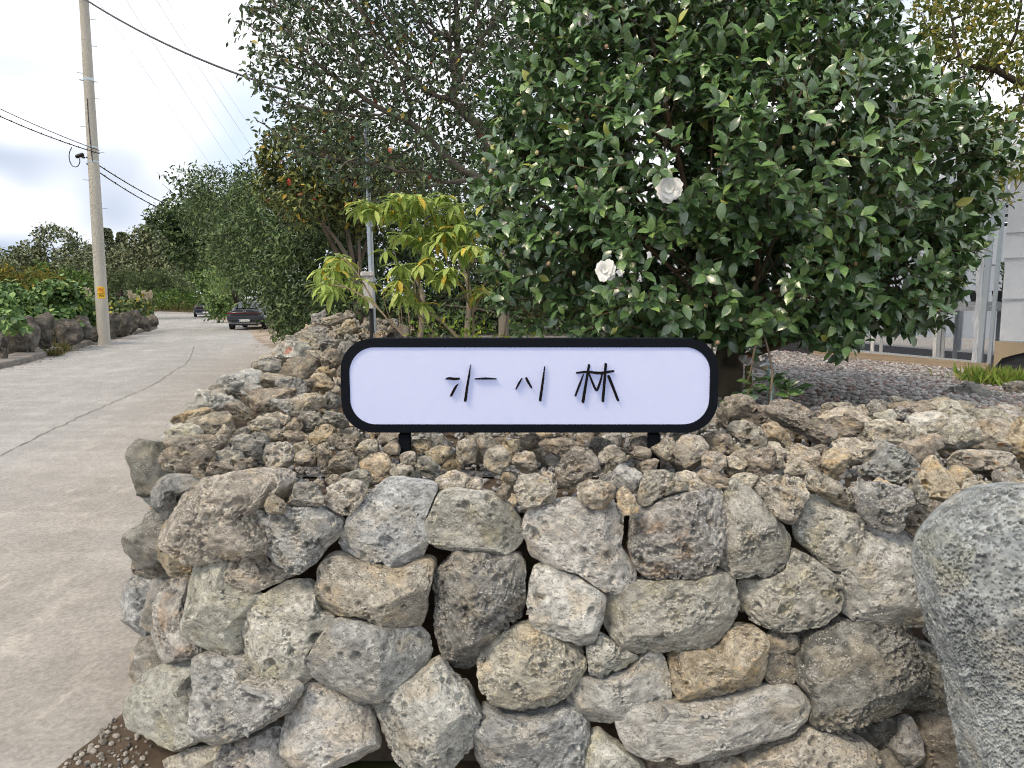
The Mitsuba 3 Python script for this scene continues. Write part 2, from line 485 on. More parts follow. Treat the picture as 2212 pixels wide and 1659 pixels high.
def roughen(v, f, R, seed, rough, pits, coarse=0.05, pit_r=(0.005, 0.013), h=None):
    """lumps, grain and gas holes of lava stone, displaced along the normals"""
    rng = np.random.default_rng(seed)
    e0 = v[f[::7, 0]] - v[f[::7, 1]]
    h = h or float(np.median(np.linalg.norm(e0, axis=1)))           # what the mesh can carry
    n = vnormals(v, f)
    s = 1.0 / R
    d = coarse * R * (nfbm(v * s * 1.6 + seed, seed, 2) - 0.5) * 2
    big = nfbm(v * s * 4.0 + seed, seed + 3, 2)
    d += 0.05 * R * rough * np.minimum(big - 0.46, 0.06)           # broken, terraced skin
    v = v + n * d[:, None]
    n = vnormals(v, f)
    w1, w2 = max(0.020, 5 * h), max(0.008, 2.8 * h)
    m1 = meshkit.noise(v / w1 + seed, seed + 11) - 0.5
    m2 = meshkit.noise(v / w2 + seed, seed + 12) - 0.5
    d = rough * (0.21 * w1 * m1 + 0.26 * w2 * m2 + 0.05 * h * rng.normal(size=len(v)).clip(-2, 2))
    if pits > 0:
        k = int(min(3500, pits * R * R * 6 * 12000))
        c = v[rng.integers(0, len(v), max(k, 1))]
        rad = rng.uniform(pit_r[0], pit_r[1], len(c)) * rng.choice([0.45, 0.7, 1.0, 1.6], len(c), p=[0.66, 0.24, 0.08, 0.02])
        rad = np.maximum(rad, 1.05 * h)
        dist, idx = cKDTree(c).query(v, k=3 if len(c) > 3 else 1)
        dist, idx = dist.reshape(len(v), -1), idx.reshape(len(v), -1)
        hole = np.zeros(len(v))
        for j in range(idx.shape[1]):
            r = rad[idx[:, j]]
            hole = np.maximum(hole, r * 1.7 * np.sqrt(np.clip(1 - (dist[:, j] / r) ** 2, 0, 1)))
        # gas holes come in swarms, parts of the skin stay tight
        swarm = np.clip((nfbm(v * s * 1.7 + 90 + seed, seed + 44, 2) - 0.40) * 7, 0, 1)
        d = d - hole * swarm
    return v + n * d[:, None]


_CAP = {}


def cap_dirs(N):
    """directions of an even geodesic sphere of frequency N, its hidden back cut away"""
    if N not in _CAP:
        m = trimesh.creation.icosahedron()
        V, Fc = np.array(m.vertices), np.array(m.faces)
        ij = [(i, j) for i in range(N + 1) for j in range(N + 1 - i)]
        idx = {p: k for k, p in enumerate(ij)}
        w = np.array([(1 - (i + j) / N, i / N, j / N) for i, j in ij])
        loc = [(idx[i, j], idx[i + 1, j], idx[i, j + 1]) for i in range(N) for j in range(N - i)] + [(idx[i + 1, j], idx[i + 1, j + 1], idx[i, j + 1]) for i in range(N - 1) for j in range(N - 1 - i)]
        loc = np.array(loc)
        d = unit(np.concatenate([w @ V[t] for t in Fc]))
        f = np.concatenate([loc + k * len(w) for k in range(len(Fc))])
        _, first, inv = np.unique(np.round(d * 1e5).astype(int), axis=0, return_index=True, return_inverse=True)
        d, f = d[first], inv.reshape(-1)[f]
        f = f[d[f].mean(1)[:, 2] > -0.34]
        used, inv = np.unique(f, return_inverse=True)
        _CAP[N] = (d[used], inv.reshape(-1, 3))
    return _CAP[N]


_LAP = {}


def relax(v, f, key, n=8):
    """slides the vertices along the surface until the triangles are even"""
    if key not in _LAP:
        e = np.vstack([f[:, [0, 1]], f[:, [1, 2]], f[:, [2, 0]]])
        A = sparse.coo_matrix((np.ones(2 * len(e)), (np.r_[e[:, 0], e[:, 1]], np.r_[e[:, 1], e[:, 0]])), shape=(len(v), len(v))).tocsr()
        A.data[:] = 1
        _LAP[key] = sparse.diags(1 / np.maximum(np.asarray(A.sum(1)).ravel(), 1)) @ A
    L = _LAP[key]
    for _ in range(n):
        nn = vnormals(v, f)
        d = L @ v - v
        v = v + 0.7 * (d - nn * (d * nn).sum(1, keepdims=True)) + 0.012 * d
    return v


def facet(v, rng, count, lo=0.70, hi=0.92, front=None, soft=0.12):
    c = v.mean(0)
    p = v - c
    for _ in range(count):
        m = unit(rng.normal(size=3))
        if front is not None and m @ front < 0:
            m = m - 2 * (m @ front) * front
        h = p @ m
        d = h.max() * rng.uniform(lo, hi)
        over = np.maximum(h - d, 0)
        p = p - m * (over * (1 - soft))[:, None]
    return p + c


def stone_outline(poly, n, T_front, T_back, seed, level, pal, rough=1.0, pits=0.4, facets=5, e=2.8, speckle=1.0, refine=None, planes=None, coarse=0.05):
    """a stone whose outline in its own mid-plane is the closed polygon poly (3-D points on a plane with normal n, towards the open side)"""
    rng = np.random.default_rng(seed)
    poly = np.asarray(poly, float)
    up = unit(np.array([0, 0, 1.0]) - n * n[2])
    e1 = unit(np.cross(up, n))
    P2 = Polygon(np.c_[poly @ e1, poly @ up]).buffer(0)
    c2 = np.array(P2.centroid.coords[0])
    c3 = e1 * c2[0] + up * c2[1] + n * (poly.mean(0) @ n)
    xy = np.array((P2 if P2.geom_type == 'Polygon' else max(P2.geoms, key=lambda g: g.area)).exterior.coords) - c2
    K = 360
    th = np.arange(K) * 2 * np.pi / K
    r = np.zeros(K)
    for a, b in zip(xy[:-1], xy[1:]):
        dx, dy = np.cos(th), np.sin(th)
        den = dx * (b - a)[1] - dy * (b - a)[0]
        den = np.where(np.abs(den) < 1e-12, 1e-12, den)
        t = (a[0] * (b - a)[1] - a[1] * (b - a)[0]) / den
        s = (a[0] * dy - a[1] * dx) / den
        ok = (s >= -1e-6) & (s <= 1 + 1e-6) & (t > 0)
        r = np.where(ok & (t > r), t, r)
    ker = np.exp(-0.5 * (np.arange(-12, 13) / 4.0) ** 2); ker /= ker.sum()
    r = np.convolve(np.r_[r[-12:], r, r[:12]], ker, 'valid')
    R = r.mean()
    d, f = cap_dirs(level)
    rho = np.sqrt(np.clip(1 - d[:, 2] ** 2, 0, 1))
    k = (rho ** e + np.abs(d[:, 2]) ** e + 1e-12) ** (-1 / e)
    phi = np.mod(np.arctan2(d[:, 1], d[:, 0]), 2 * np.pi) * K / (2 * np.pi)
    i0 = np.floor(phi).astype(int) % K
    rr = r[i0] * (1 - (phi - np.floor(phi))) + r[(i0 + 1) % K] * (phi - np.floor(phi))
    depth = np.where(d[:, 2] > 0, T_front, T_back)
    a, b, c = rr * rho * k * np.cos(phi * 2 * np.pi / K), rr * rho * k * np.sin(phi * 2 * np.pi / K), d[:, 2] * k * depth
    v = c3 + a[:, None] * e1 + b[:, None] * up + c[:, None] * n
    q = v - c3
    for _ in range(facets):
        tilt, az = rng.uniform(0.12, 1.0), rng.uniform(0, 6.283)
        m = math.cos(tilt) * n + math.sin(tilt) * (math.cos(az) * e1 + math.sin(az) * up)
        h = q @ m
        lim = h.max() * rng.uniform(0.66, 0.90)
        q = q - m * (np.maximum(h - lim, 0) * 0.95)[:, None]
    for m, lim in (planes or []):
        m = unit(np.array(m)); h = q @ m
        q = q - m * (np.maximum(h - h.max() * lim, 0) * 0.97)[:, None]
    v = c3 + (relax(q, f, level) if refine is None else q)
    if refine is not None:
        v, f = refine(v, f)
    v = roughen(v, f, R, seed, rough, pits, coarse=coarse, h=None if refine is None else 0.0026)
    return v, f, rock_skin(v, pal, seed, R, speckle)


RUBBLE_TONE = np.array([1.06, 1.03, 0.99])        # the loose scoria is a little browner than the face stones


def rock_free(c, size, seed, level, pal, rough=1.4, pits=0.5, facets=7, speckle=1.0, rot=None):
    """a loose stone: half sizes size along its own axes"""
    rng = np.random.default_rng(seed)
    d, f = ico(level)
    m = np.abs(d).max(1)
    p = d / (m[:, None] ** 0.35)
    p = facet(p, rng, facets + 4, 0.50, 0.88)
    p = p * (1 + 0.36 * (nfbm(p * 1.35 + seed, seed + 1, 2) - 0.5)[:, None])
    p = p / np.abs(p).max(0) * size * 1.04
    if rot is not None:
        p = p @ rot.T
    R = float(np.mean(size))
    v = roughen(p, f, R, seed, rough, pits, coarse=0.13, pit_r=(0.003, 0.009))
    v = v + c
    return v, f, rock_skin(v - c, pal, seed, R, speckle) * RUBBLE_TONE


def euler(rx, ry, rz):
    return trimesh.transformations.euler_matrix(rx, ry, rz)[:3, :3]


K_ = 4032 / 2212
cA = lambda x, y: ((400 + x / 1.2529) / K_, (1700 + y / 1.2529) / K_)
cB = lambda x, y: ((1600 + x / 1.2529) / K_, (1700 + y / 1.2529) / K_)
cC = lambda x, y: ((2632 + x / 1.165) / K_, (1600 + y / 1.165) / K_)
c2 = lambda x, y: (x / 1.58 / K_, (900 + y / 1.58) / K_)
c3 = lambda x, y: ((1100 + x / 2.074) / K_, (600 + y / 2.074) / K_)
c4 = lambda x, y: ((1300 + x / 1.3825) / K_, (1300 + y / 1.3825) / K_)
c5 = lambda x, y: ((2700 + x / 1.659) / K_, (900 + y / 1.659) / K_)


def face_y(x, z):
    """the wall's face: a slight batter, and the rounded corner towards the road"""
    o = np.maximum(-0.80 - x, 0)
    return 2.20 + 0.12 * z + 1.25 * o ** 1.35 + 0.03 * np.maximum(x - 0.6, 0)


def face_hit(u, v, inset=0.0):
    d = ray(u, v)
    t = 2.3
    for _ in range(30):
        x, z = d[0] * t, EYE_Z + d[2] * t
        t = 0.5 * t + 0.5 * (face_y(x, z) + inset) / d[1]
    return np.array([0, 0, EYE_Z]) + d * t


FACE = [  # (survey grid, outline, stone kind, gas holes, inset)
    (cA, [(270, 390), (275, 330), (330, 225), (400, 203), (640, 200), (700, 215), (640, 250), (460, 270), (410, 320), (390, 425), (330, 432)], 'blue', 0.1, 0.10),
    (cA, [(400, 330), (440, 252), (600, 225), (760, 195), (862, 188), (888, 250), (880, 300), (820, 340), (770, 400), (800, 520), (790, 600), (640, 617), (540, 637), (490, 600), (415, 562), (383, 480)], 'tan', 1.1, 0),
    (cA, [(765, 410), (800, 385), (960, 362), (1060, 363), (1150, 408), (1190, 450), (1185, 500), (1100, 580), (1060, 640), (990, 690), (950, 695), (840, 652), (800, 600), (805, 520), (775, 450)], 'grey', 0.8, -0.03),
    (cA, [(1240, 400), (1290, 340), (1400, 245), (1470, 238), (1560, 248), (1660, 268), (1600, 420), (1607, 540), (1570, 640), (1500, 662), (1380, 642), (1260, 640), (1180, 602), (1162, 560), (1200, 470)], 'blue', 0.15, 0),
    (cA, [(300, 440), (380, 435), (410, 560), (505, 612), (480, 690), (400, 725), (350, 700), (310, 600)], 'ochre', 0.4, 0.04),
    (cA, [(520, 630), (640, 625), (640, 720), (660, 800), (735, 820), (700, 900), (665, 960), (657, 1090), (600, 1097), (520, 1030), (470, 940), (438, 840), (455, 700)], 'lichen', 0.05, 0),
    (cA, [(640, 640), (790, 600), (830, 650), (960, 695), (1010, 690), (900, 735), (780, 780), (670, 817), (620, 770), (605, 708)], 'tan', 0.5, 0.03),
    (cA, [(820, 790), (900, 755), (1010, 748), (1060, 800), (1065, 890), (1180, 900), (1120, 960), (1040, 1060), (1015, 1110), (1062, 1190), (960, 1247), (880, 1247), (760, 1195), (670, 1150), (648, 1110), (662, 980), (690, 890)], 'lichen', 0.25, 0),
    (cA, [(1080, 650), (1170, 600), (1260, 640), (1500, 662), (1600, 610), (1642, 660), (1600, 800), (1590, 900), (1560, 977), (1500, 992), (1400, 972), (1330, 905), (1270, 880), (1150, 897), (1085, 887), (1060, 830)], 'tan', 0.15, 0),
    (cA, [(1150, 922), (1200, 918), (1300, 932), (1400, 958), (1530, 988), (1600, 1000), (1627, 1040), (1612, 1140), (1560, 1210), (1450, 1252), (1400, 1290), (1290, 1337), (1210, 1312), (1130, 1240), (1060, 1200), (1013, 1130), (1060, 1050), (1110, 960)], 'grey', 0.08, -0.02),
    (cA, [(340, 750), (380, 718), (440, 730), (447, 850), (480, 960), (520, 1030), (552, 1072), (440, 1112), (340, 1142), (288, 1090), (263, 1020), (300, 900), (325, 820)], 'rust', 1.2, 0),
    (cA, [(190, 680), (260, 720), (335, 750), (320, 830), (290, 900), (265, 1010), (210, 1012), (170, 900), (158, 830), (185, 740)], 'blue', 0.6, 0.02),
    (cA, [(330, 1150), (450, 1105), (530, 1098), (480, 1150), (465, 1280), (520, 1360), (560, 1480), (480, 1532), (370, 1587), (300, 1540), (250, 1400), (233, 1320), (270, 1220)], 'lichen', 0.1, 0),
    (cA, [(530, 1090), (560, 1078), (650, 1110), (760, 1200), (880, 1247), (930, 1272), (895, 1360), (800, 1440), (720, 1492), (620, 1522), (570, 1490), (520, 1420), (470, 1340), (456, 1270), (470, 1160)], 'grey', 0.5, -0.02),
    (cA, [(960, 1260), (1030, 1226), (1110, 1240), (1190, 1300), (1280, 1340), (1320, 1400), (1360, 1530), (1367, 1572), (1260, 1642), (1130, 1662), (1000, 1642), (890, 1572), (883, 1520), (905, 1420), (898, 1340)], 'pale', 0.1, 0),
    (cA, [(180, 1350), (235, 1332), (260, 1420), (300, 1530), (360, 1590), (310, 1659), (280, 1760), (130, 1760), (93, 1640), (93, 1480), (110, 1408)], 'pale', 0.05, -0.02),
    (cA, [(370, 1600), (480, 1543), (560, 1560), (572, 1650), (560, 1770), (320, 1770), (308, 1650)], 'tan', 0.2, 0.02),
    (cA, [(590, 1560), (700, 1500), (820, 1460), (890, 1448), (897, 1580), (962, 1640), (900, 1750), (600, 1750), (558, 1640)], 'grey', 1.0, 0.03),
    (cA, [(1450, 1260), (1600, 1180), (1660, 1128), (1730, 1210), (1800, 1262), (1852, 1360), (1888, 1440), (1860, 1540), (1780, 1602), (1730, 1652), (1600, 1692), (1450, 1642), (1390, 1540), (1340, 1420), (1316, 1390), (1360, 1320)], 'pale', 0.45, -0.02),
    (cB, [(105, 440), (170, 300), (220, 278), (320, 283), (420, 300), (510, 360), (560, 440), (582, 500), (560, 562), (480, 599), (340, 582), (230, 584), (150, 580), (110, 520)], 'lichen', 0.15, 0),
    (cB, [(585, 420), (650, 375), (780, 343), (900, 348), (1000, 343), (1060, 380), (1077, 430), (1050, 540), (1060, 590), (1110, 640), (1140, 690), (1112, 745), (1050, 777), (970, 772), (900, 720), (840, 680), (770, 662), (690, 667), (620, 610), (578, 500)], 'pale', 0.2, 0),
    (cB, [(1120, 400), (1200, 365), (1260, 325), (1400, 290), (1560, 275), (1577, 330), (1567, 480), (1540, 600), (1500, 682), (1380, 717), (1240, 724), (1160, 702), (1118, 620), (1113, 500)], 'rust', 0.7, -0.02),
    (cC, [(255, 380), (310, 335), (360, 350), (440, 470), (530, 550), (572, 610), (550, 650), (520, 730), (440, 782), (370, 752), (300, 777), (213, 720), (235, 640), (255, 520)], 'lichen', 0.9, 0),
    (cB, [(135, 700), (210, 640), (240, 578), (300, 595), (480, 598), (560, 608), (582, 680), (577, 860), (560, 930), (450, 1000), (360, 1060), (350, 1130), (320, 1202), (290, 1217), (220, 1182), (160, 1090), (138, 960), (150, 850), (128, 760)], 'dark', 1.1, 0),
    (cB, [(620, 690), (640, 660), (720, 670), (850, 708), (940, 768), (977, 810), (960, 920), (920, 1020), (870, 1037), (760, 1012), (660, 980), (613, 930), (598, 840)], 'pale', 0.12, -0.02),
    (cB, [(975, 790), (1060, 745), (1200, 733), (1400, 718), (1500, 690), (1560, 673), (1602, 700), (1617, 780), (1637, 850), (1600, 930), (1560, 1000), (1500, 1062), (1400, 1072), (1250, 1087), (1130, 1082), (1040, 1030), (990, 960), (968, 880)], 'lichen', 0.3, 0),
    (cB, [(370, 1070), (470, 1010), (560, 968), (630, 958), (720, 1010), (820, 1030), (872, 1070), (887, 1160), (850, 1230), (780, 1292), (720, 1372), (620, 1392), (520, 1372), (430, 1320), (370, 1260), (353, 1140)], 'tan', 1.1, -0.02),
    (cB, [(890, 1090), (900, 1010), (940, 988), (1020, 1030), (1100, 1080), (1147, 1110), (1142, 1150), (1050, 1182), (960, 1222), (910, 1200)], 'lichen', 0.9, -0.02),
    (cB, [(880, 1180), (960, 1225), (1060, 1190), (1150, 1150), (1150, 1090), (1230, 1078), (1272, 1120), (1302, 1250), (1292, 1340), (1200, 1372), (1080, 1392), (980, 1422), (900, 1427), (820, 1382), (783, 1300), (830, 1240)], 'pale', 0.15, 0.01),
    (cC, [(10, 1160), (60, 1120), (190, 1105), (250, 1100), (240, 1040), (300, 1013), (400, 1018), (437, 1050), (439, 1130), (420, 1230), (400, 1320), (330, 1357), (200, 1342), (90, 1367), (30, 1320), (3, 1250)], 'ochre', 0.7, 0),
    (cC, [(-240, 1430), (-160, 1380), (-20, 1363), (90, 1370), (280, 1343), (400, 1308), (560, 1283), (620, 1320), (657, 1380), (620, 1440), (560, 1482), (430, 1542), (330, 1592), (200, 1602), (60, 1607), (-60, 1592), (-160, 1592), (-210, 1520)], 'pale', 0.15, -0.03),
    (cB, [(380, 1340), (470, 1390), (600, 1400), (720, 1385), (760, 1350), (830, 1360), (880, 1410), (907, 1470), (870, 1560), (852, 1659), (700, 1750), (450, 1750), (350, 1620), (343, 1500)], 'blue', 0.35, 0),
    (cB, [(900, 1500), (960, 1473), (1010, 1520), (1090, 1570), (1150, 1620), (1192, 1700), (1150, 1770), (900, 1770), (860, 1640)], 'lichen', 0.1, 0),
    (cB, [(1460, 1650), (1500, 1603), (1600, 1593), (1680, 1620), (1712, 1680), (1690, 1770), (1470, 1770)], 'tan', 0.1, 0),
    (cB, [(1170, 1620), (1280, 1600), (1440, 1610), (1470, 1680), (1440, 1770), (1190, 1770)], 'brown', 0.1, 0.10),
    (cC, [(600, 500), (620, 430), (650, 400), (740, 430), (800, 480), (867, 490), (882, 560), (877, 650), (830, 742), (720, 747), (680, 690), (640, 650), (600, 620), (593, 560)], 'lichen', 0.3, 0.02),
    (cC, [(880, 640), (880, 573), (960, 566), (1060, 583), (1155, 610), (1172, 720), (1202, 860), (1207, 987), (1100, 997), (1000, 1005), (900, 992), (840, 977), (790, 920), (768, 820), (800, 760), (840, 720)], 'pale', 0.3, 0),
    (cC, [(340, 820), (480, 780), (530, 740), (565, 653), (640, 690), (720, 750), (767, 790), (780, 850), (755, 920), (700, 990), (560, 1017), (440, 1012), (360, 972), (335, 900), (316, 850)], 'lichen', 0.35, 0),
    (cC, [(440, 1060), (480, 1030), (540, 1023), (600, 1060), (612, 1110), (580, 1139), (480, 1132), (438, 1120)], 'brown', 0.1, 0.02),
    (cC, [(440, 1170), (470, 1140), (540, 1131), (590, 1160), (595, 1210), (570, 1277), (540, 1297), (480, 1282), (438, 1240)], 'brown', 0.1, 0.0),
    (cC, [(620, 1120), (640, 1070), (700, 1020), (790, 978), (880, 1000), (1000, 995), (1120, 1000), (1135, 1060), (1140, 1150), (1160, 1290), (1060, 1400), (940, 1412), (850, 1442), (700, 1467), (630, 1442), (660, 1380), (640, 1300), (588, 1270), (600, 1190)], 'dark', 1.6, -0.02),
    (cC, [(1125, 1060), (1210, 1090), (1252, 1130), (1292, 1250), (1282, 1340), (1200, 1402), (1060, 1412), (1110, 1280)], 'dark', 0.9, 0.06),
    (cC, [(380, 1600), (480, 1560), (590, 1510), (640, 1463), (700, 1463), (800, 1500), (900, 1530), (960, 1580), (987, 1640), (960, 1750), (400, 1750), (348, 1640)], 'tan', 0.3, 0),
    (cC, [(760, 1450), (850, 1428), (960, 1413), (1050, 1428), (1060, 1480), (1010, 1572), (960, 1572), (900, 1520), (800, 1480)], 'basalt', 0.1, 0.05),
    (cC, [(1060, 1430), (1120, 1428), (1160, 1530), (1167, 1640), (1100, 1665), (1040, 1600), (1013, 1560), (1055, 1490)], 'grey', 0.2, 0.02),
    (cC, [(1130, 1440), (1250, 1400), (1400, 1390), (1400, 1760), (1180, 1760), (1165, 1560)], 'brown', 0.1, 0.08),
    (cC, [(590, 1030), (630, 1005), (668, 1020), (640, 1060), (600, 1080)], 'rust', 0.0, 0.06),
    (cC, [(690, 990), (730, 920), (790, 925), (800, 975), (740, 1000)], 'brown', 0.0, 0.06),
    (cC, [(1180, 1010), (1300, 1000), (1400, 1100), (1400, 1350), (1300, 1400), (1230, 1150)], 'dark', 0.2, 0.12),
    (cC, [(960, 1580), (1010, 1560), (1060, 1610), (1090, 1680), (1050, 1770), (980, 1770)], 'tan', 0.1, 0.05),
    # the flank beyond the corner, seen edge-on
    (cA, [(270, 95), (330, 180), (345, 215), (280, 330), (240, 400), (213, 320), (213, 200), (240, 130)], 'blue', 0.3, 0.05),
    (cA, [(215, 390), (280, 400), (310, 430), (315, 560), (260, 580), (215, 540)], 'dark', 0.3, 0.06),
    (cA, [(180, 620), (230, 560), (320, 560), (370, 690), (330, 750), (240, 740), (185, 660)], 'brown', 0.4, 0.05),
    (cA, [(195, 1020), (280, 1030), (290, 1120), (300, 1200), (240, 1300), (170, 1310), (165, 1250), (180, 1120)], 'brown', 0.2, 0.06),
    (cA, [(290, 1110), (360, 1140), (330, 1170), (270, 1230), (250, 1200)], 'dark', 0.1, 0.10),
]
nn_face = []
boxes = []
for i, (cv, out, pal, pits, inset) in enumerate(FACE):
    px = np.array([cv(*p) for p in out])
    cu = px.mean(0)
    px = cu + (px - cu) * 1.035                                   # neighbours press against each other
    c = face_hit(cu[0], cu[1], inset)
    e_ = 1e-3
    gx = (face_y(c[0] + e_, c[2]) - face_y(c[0] - e_, c[2])) / (2 * e_)
    n = unit(np.array([gx, -1.0, 0.12]))
    if gx < -0.9:
        n = unit(np.array([-0.9, -1.0, 0.12]))
    P = []
    for q in px:
        d = ray(*q)
        P.append(np.array([0, 0, EYE_Z]) + d * (((c - [0, 0, EYE_Z]) @ n) / (d @ n)))
    P = np.array(P)
    size = math.sqrt(max(Polygon(np.c_[(P - c) @ unit(np.cross([0, 0, 1.0], n)), P[:, 2]]).buffer(0).area, 1e-4))
    lev = 46 if size > 0.17 else 38 if size > 0.12 else 26
    v, f, col = stone_outline(P, n, size * 0.38, size * 0.62, 100 + i, lev, pal, pits=pits * 0.9, facets=9 + i % 4, e=3.2 + 0.6 * (i % 3))
    k = numbered('stone_wall__face_stone')
    put(k, (v, f), 'm_stone', True, col)
    boxes.append((v.min(0), v.max(0)))

labels['stone_wall'] = {'label': 'dry stone wall of grey and tan lava boulders topped with rubble below the sign', 'category': 'wall'}

# road flank of the wall running away along the road: two to four courses of boulders
flank = resample(np.array([(-1.45, 2.75), (-1.72, 4), (-2.02, 5.6), (-2.42, 7.6), (-2.80, 9.6), (-2.95, 11.2), (-2.4, 11.9), (-1.6, 12.0)]), 200)
fs = np.r_[0, np.cumsum(np.linalg.norm(np.diff(flank, axis=0), axis=1))]
rng = np.random.default_rng(8)
pals = ['grey', 'pale', 'tan', 'lichen', 'brown', 'dark', 'blue']
for row in range(4):
    s = 0.12 * (row % 2)
    while s < fs[-1] - 0.15:
        L = rng.uniform(0.26, 0.42)
        x, y = np.interp(s + L / 2, fs, flank[:, 0]), np.interp(s + L / 2, fs, flank[:, 1])
        t = unit(np.array([np.interp(s + L, fs, flank[:, 0]) - np.interp(s, fs, flank[:, 0]), np.interp(s + L, fs, flank[:, 1]) - np.interp(s, fs, flank[:, 1])]))
        h = (1.04 + 0.012 * s) / 4
        sd = int(rng.integers(1 << 30))
        rot = euler(0, 0, math.atan2(t[1], t[0])) @ euler(rng.uniform(-.2, .2), rng.uniform(-.2, .2), rng.uniform(-.15, .15))
        v, f, col = rock_free(np.array([x + 0.13, y + 0.03, h * (row + 0.5)]), np.array([L * 0.52, 0.15, h * 0.56]), sd, 4 if s < 3.5 else 3, (pals if s > 2 else ['grey', 'dark', 'brown', 'dark', 'grey', 'tan', 'dark'])[rng.integers(7)], rough=0.8, pits=0.0, rot=rot)
        put(numbered('stone_wall__face_stone'), (v, f), 'm_stone', True, col)
        s += L

# packed earth core inside the wall
core = MB()


def heap_z(x, y):
    base = np.interp(y, [2.2, 2.5, 3.0, 3.6, 5, 8, 11], [0.97, 1.035, 1.07, 1.09, 1.12, 1.19, 1.30])
    back = np.interp(x, [-0.6, 0.5, 0.9, 2.0], [0, 0, 1, 1]) * np.clip(np.asarray(y) - 3.75, 0, 1) * 0.35
    return base - back


def inside_heap(x, y):
    left = np.interp(y, [2.2, 2.5, 3, 4, 5.6, 7.6, 9.6, 11.2, 12], [-0.92, -1.10, -1.30, -1.58, -1.88, -2.28, -2.66, -2.8, -2.4])
    right = np.where(y < 3.0, 3.2, np.interp(y, [3.0, 3.4, 4.25, 4.3, 12], [3.2, 3.2, 3.2, -0.6, -1.55]))
    right = np.where(y > 4.28, np.interp(y, [4.28, 5, 8, 12], [-0.55, -0.75, -1.4, -1.75]), right)
    front = face_y(x, 1.0) + 0.05
    return (x > left) & (x < right) & (y > front) & (y < 11.9)


xs, ys = np.linspace(-3.0, 3.4, 110), np.linspace(2.3, 12.0, 150)
v, f = grid_sheet(xs, ys, lambda X, Y: heap_z(X, Y) - 0.13 + 0.03 * meshkit.noise(np.stack([X * 9, Y * 9, X * 0], -1), 2))
keep = inside_heap(v[:, 0], v[:, 1])
f = f[keep[f].all(1)]
core.add((v, f))
for x in np.linspace(-0.82, 3.2, 41):                                # earth behind the face stones
    y0 = face_y(x, 0.6) + 0.25
    core.add(bx((x, y0 + 0.1, 0.47), (0.11, 0.2, 0.96)))
for i in range(24, 190, 5):
    core.add(bx((flank[i, 0] + 0.42, flank[i, 1] + 0.05, 0.48), (0.3, 0.4, 0.94)))
put('stone_wall__earth_core', core.mesh(), 'm_bed')

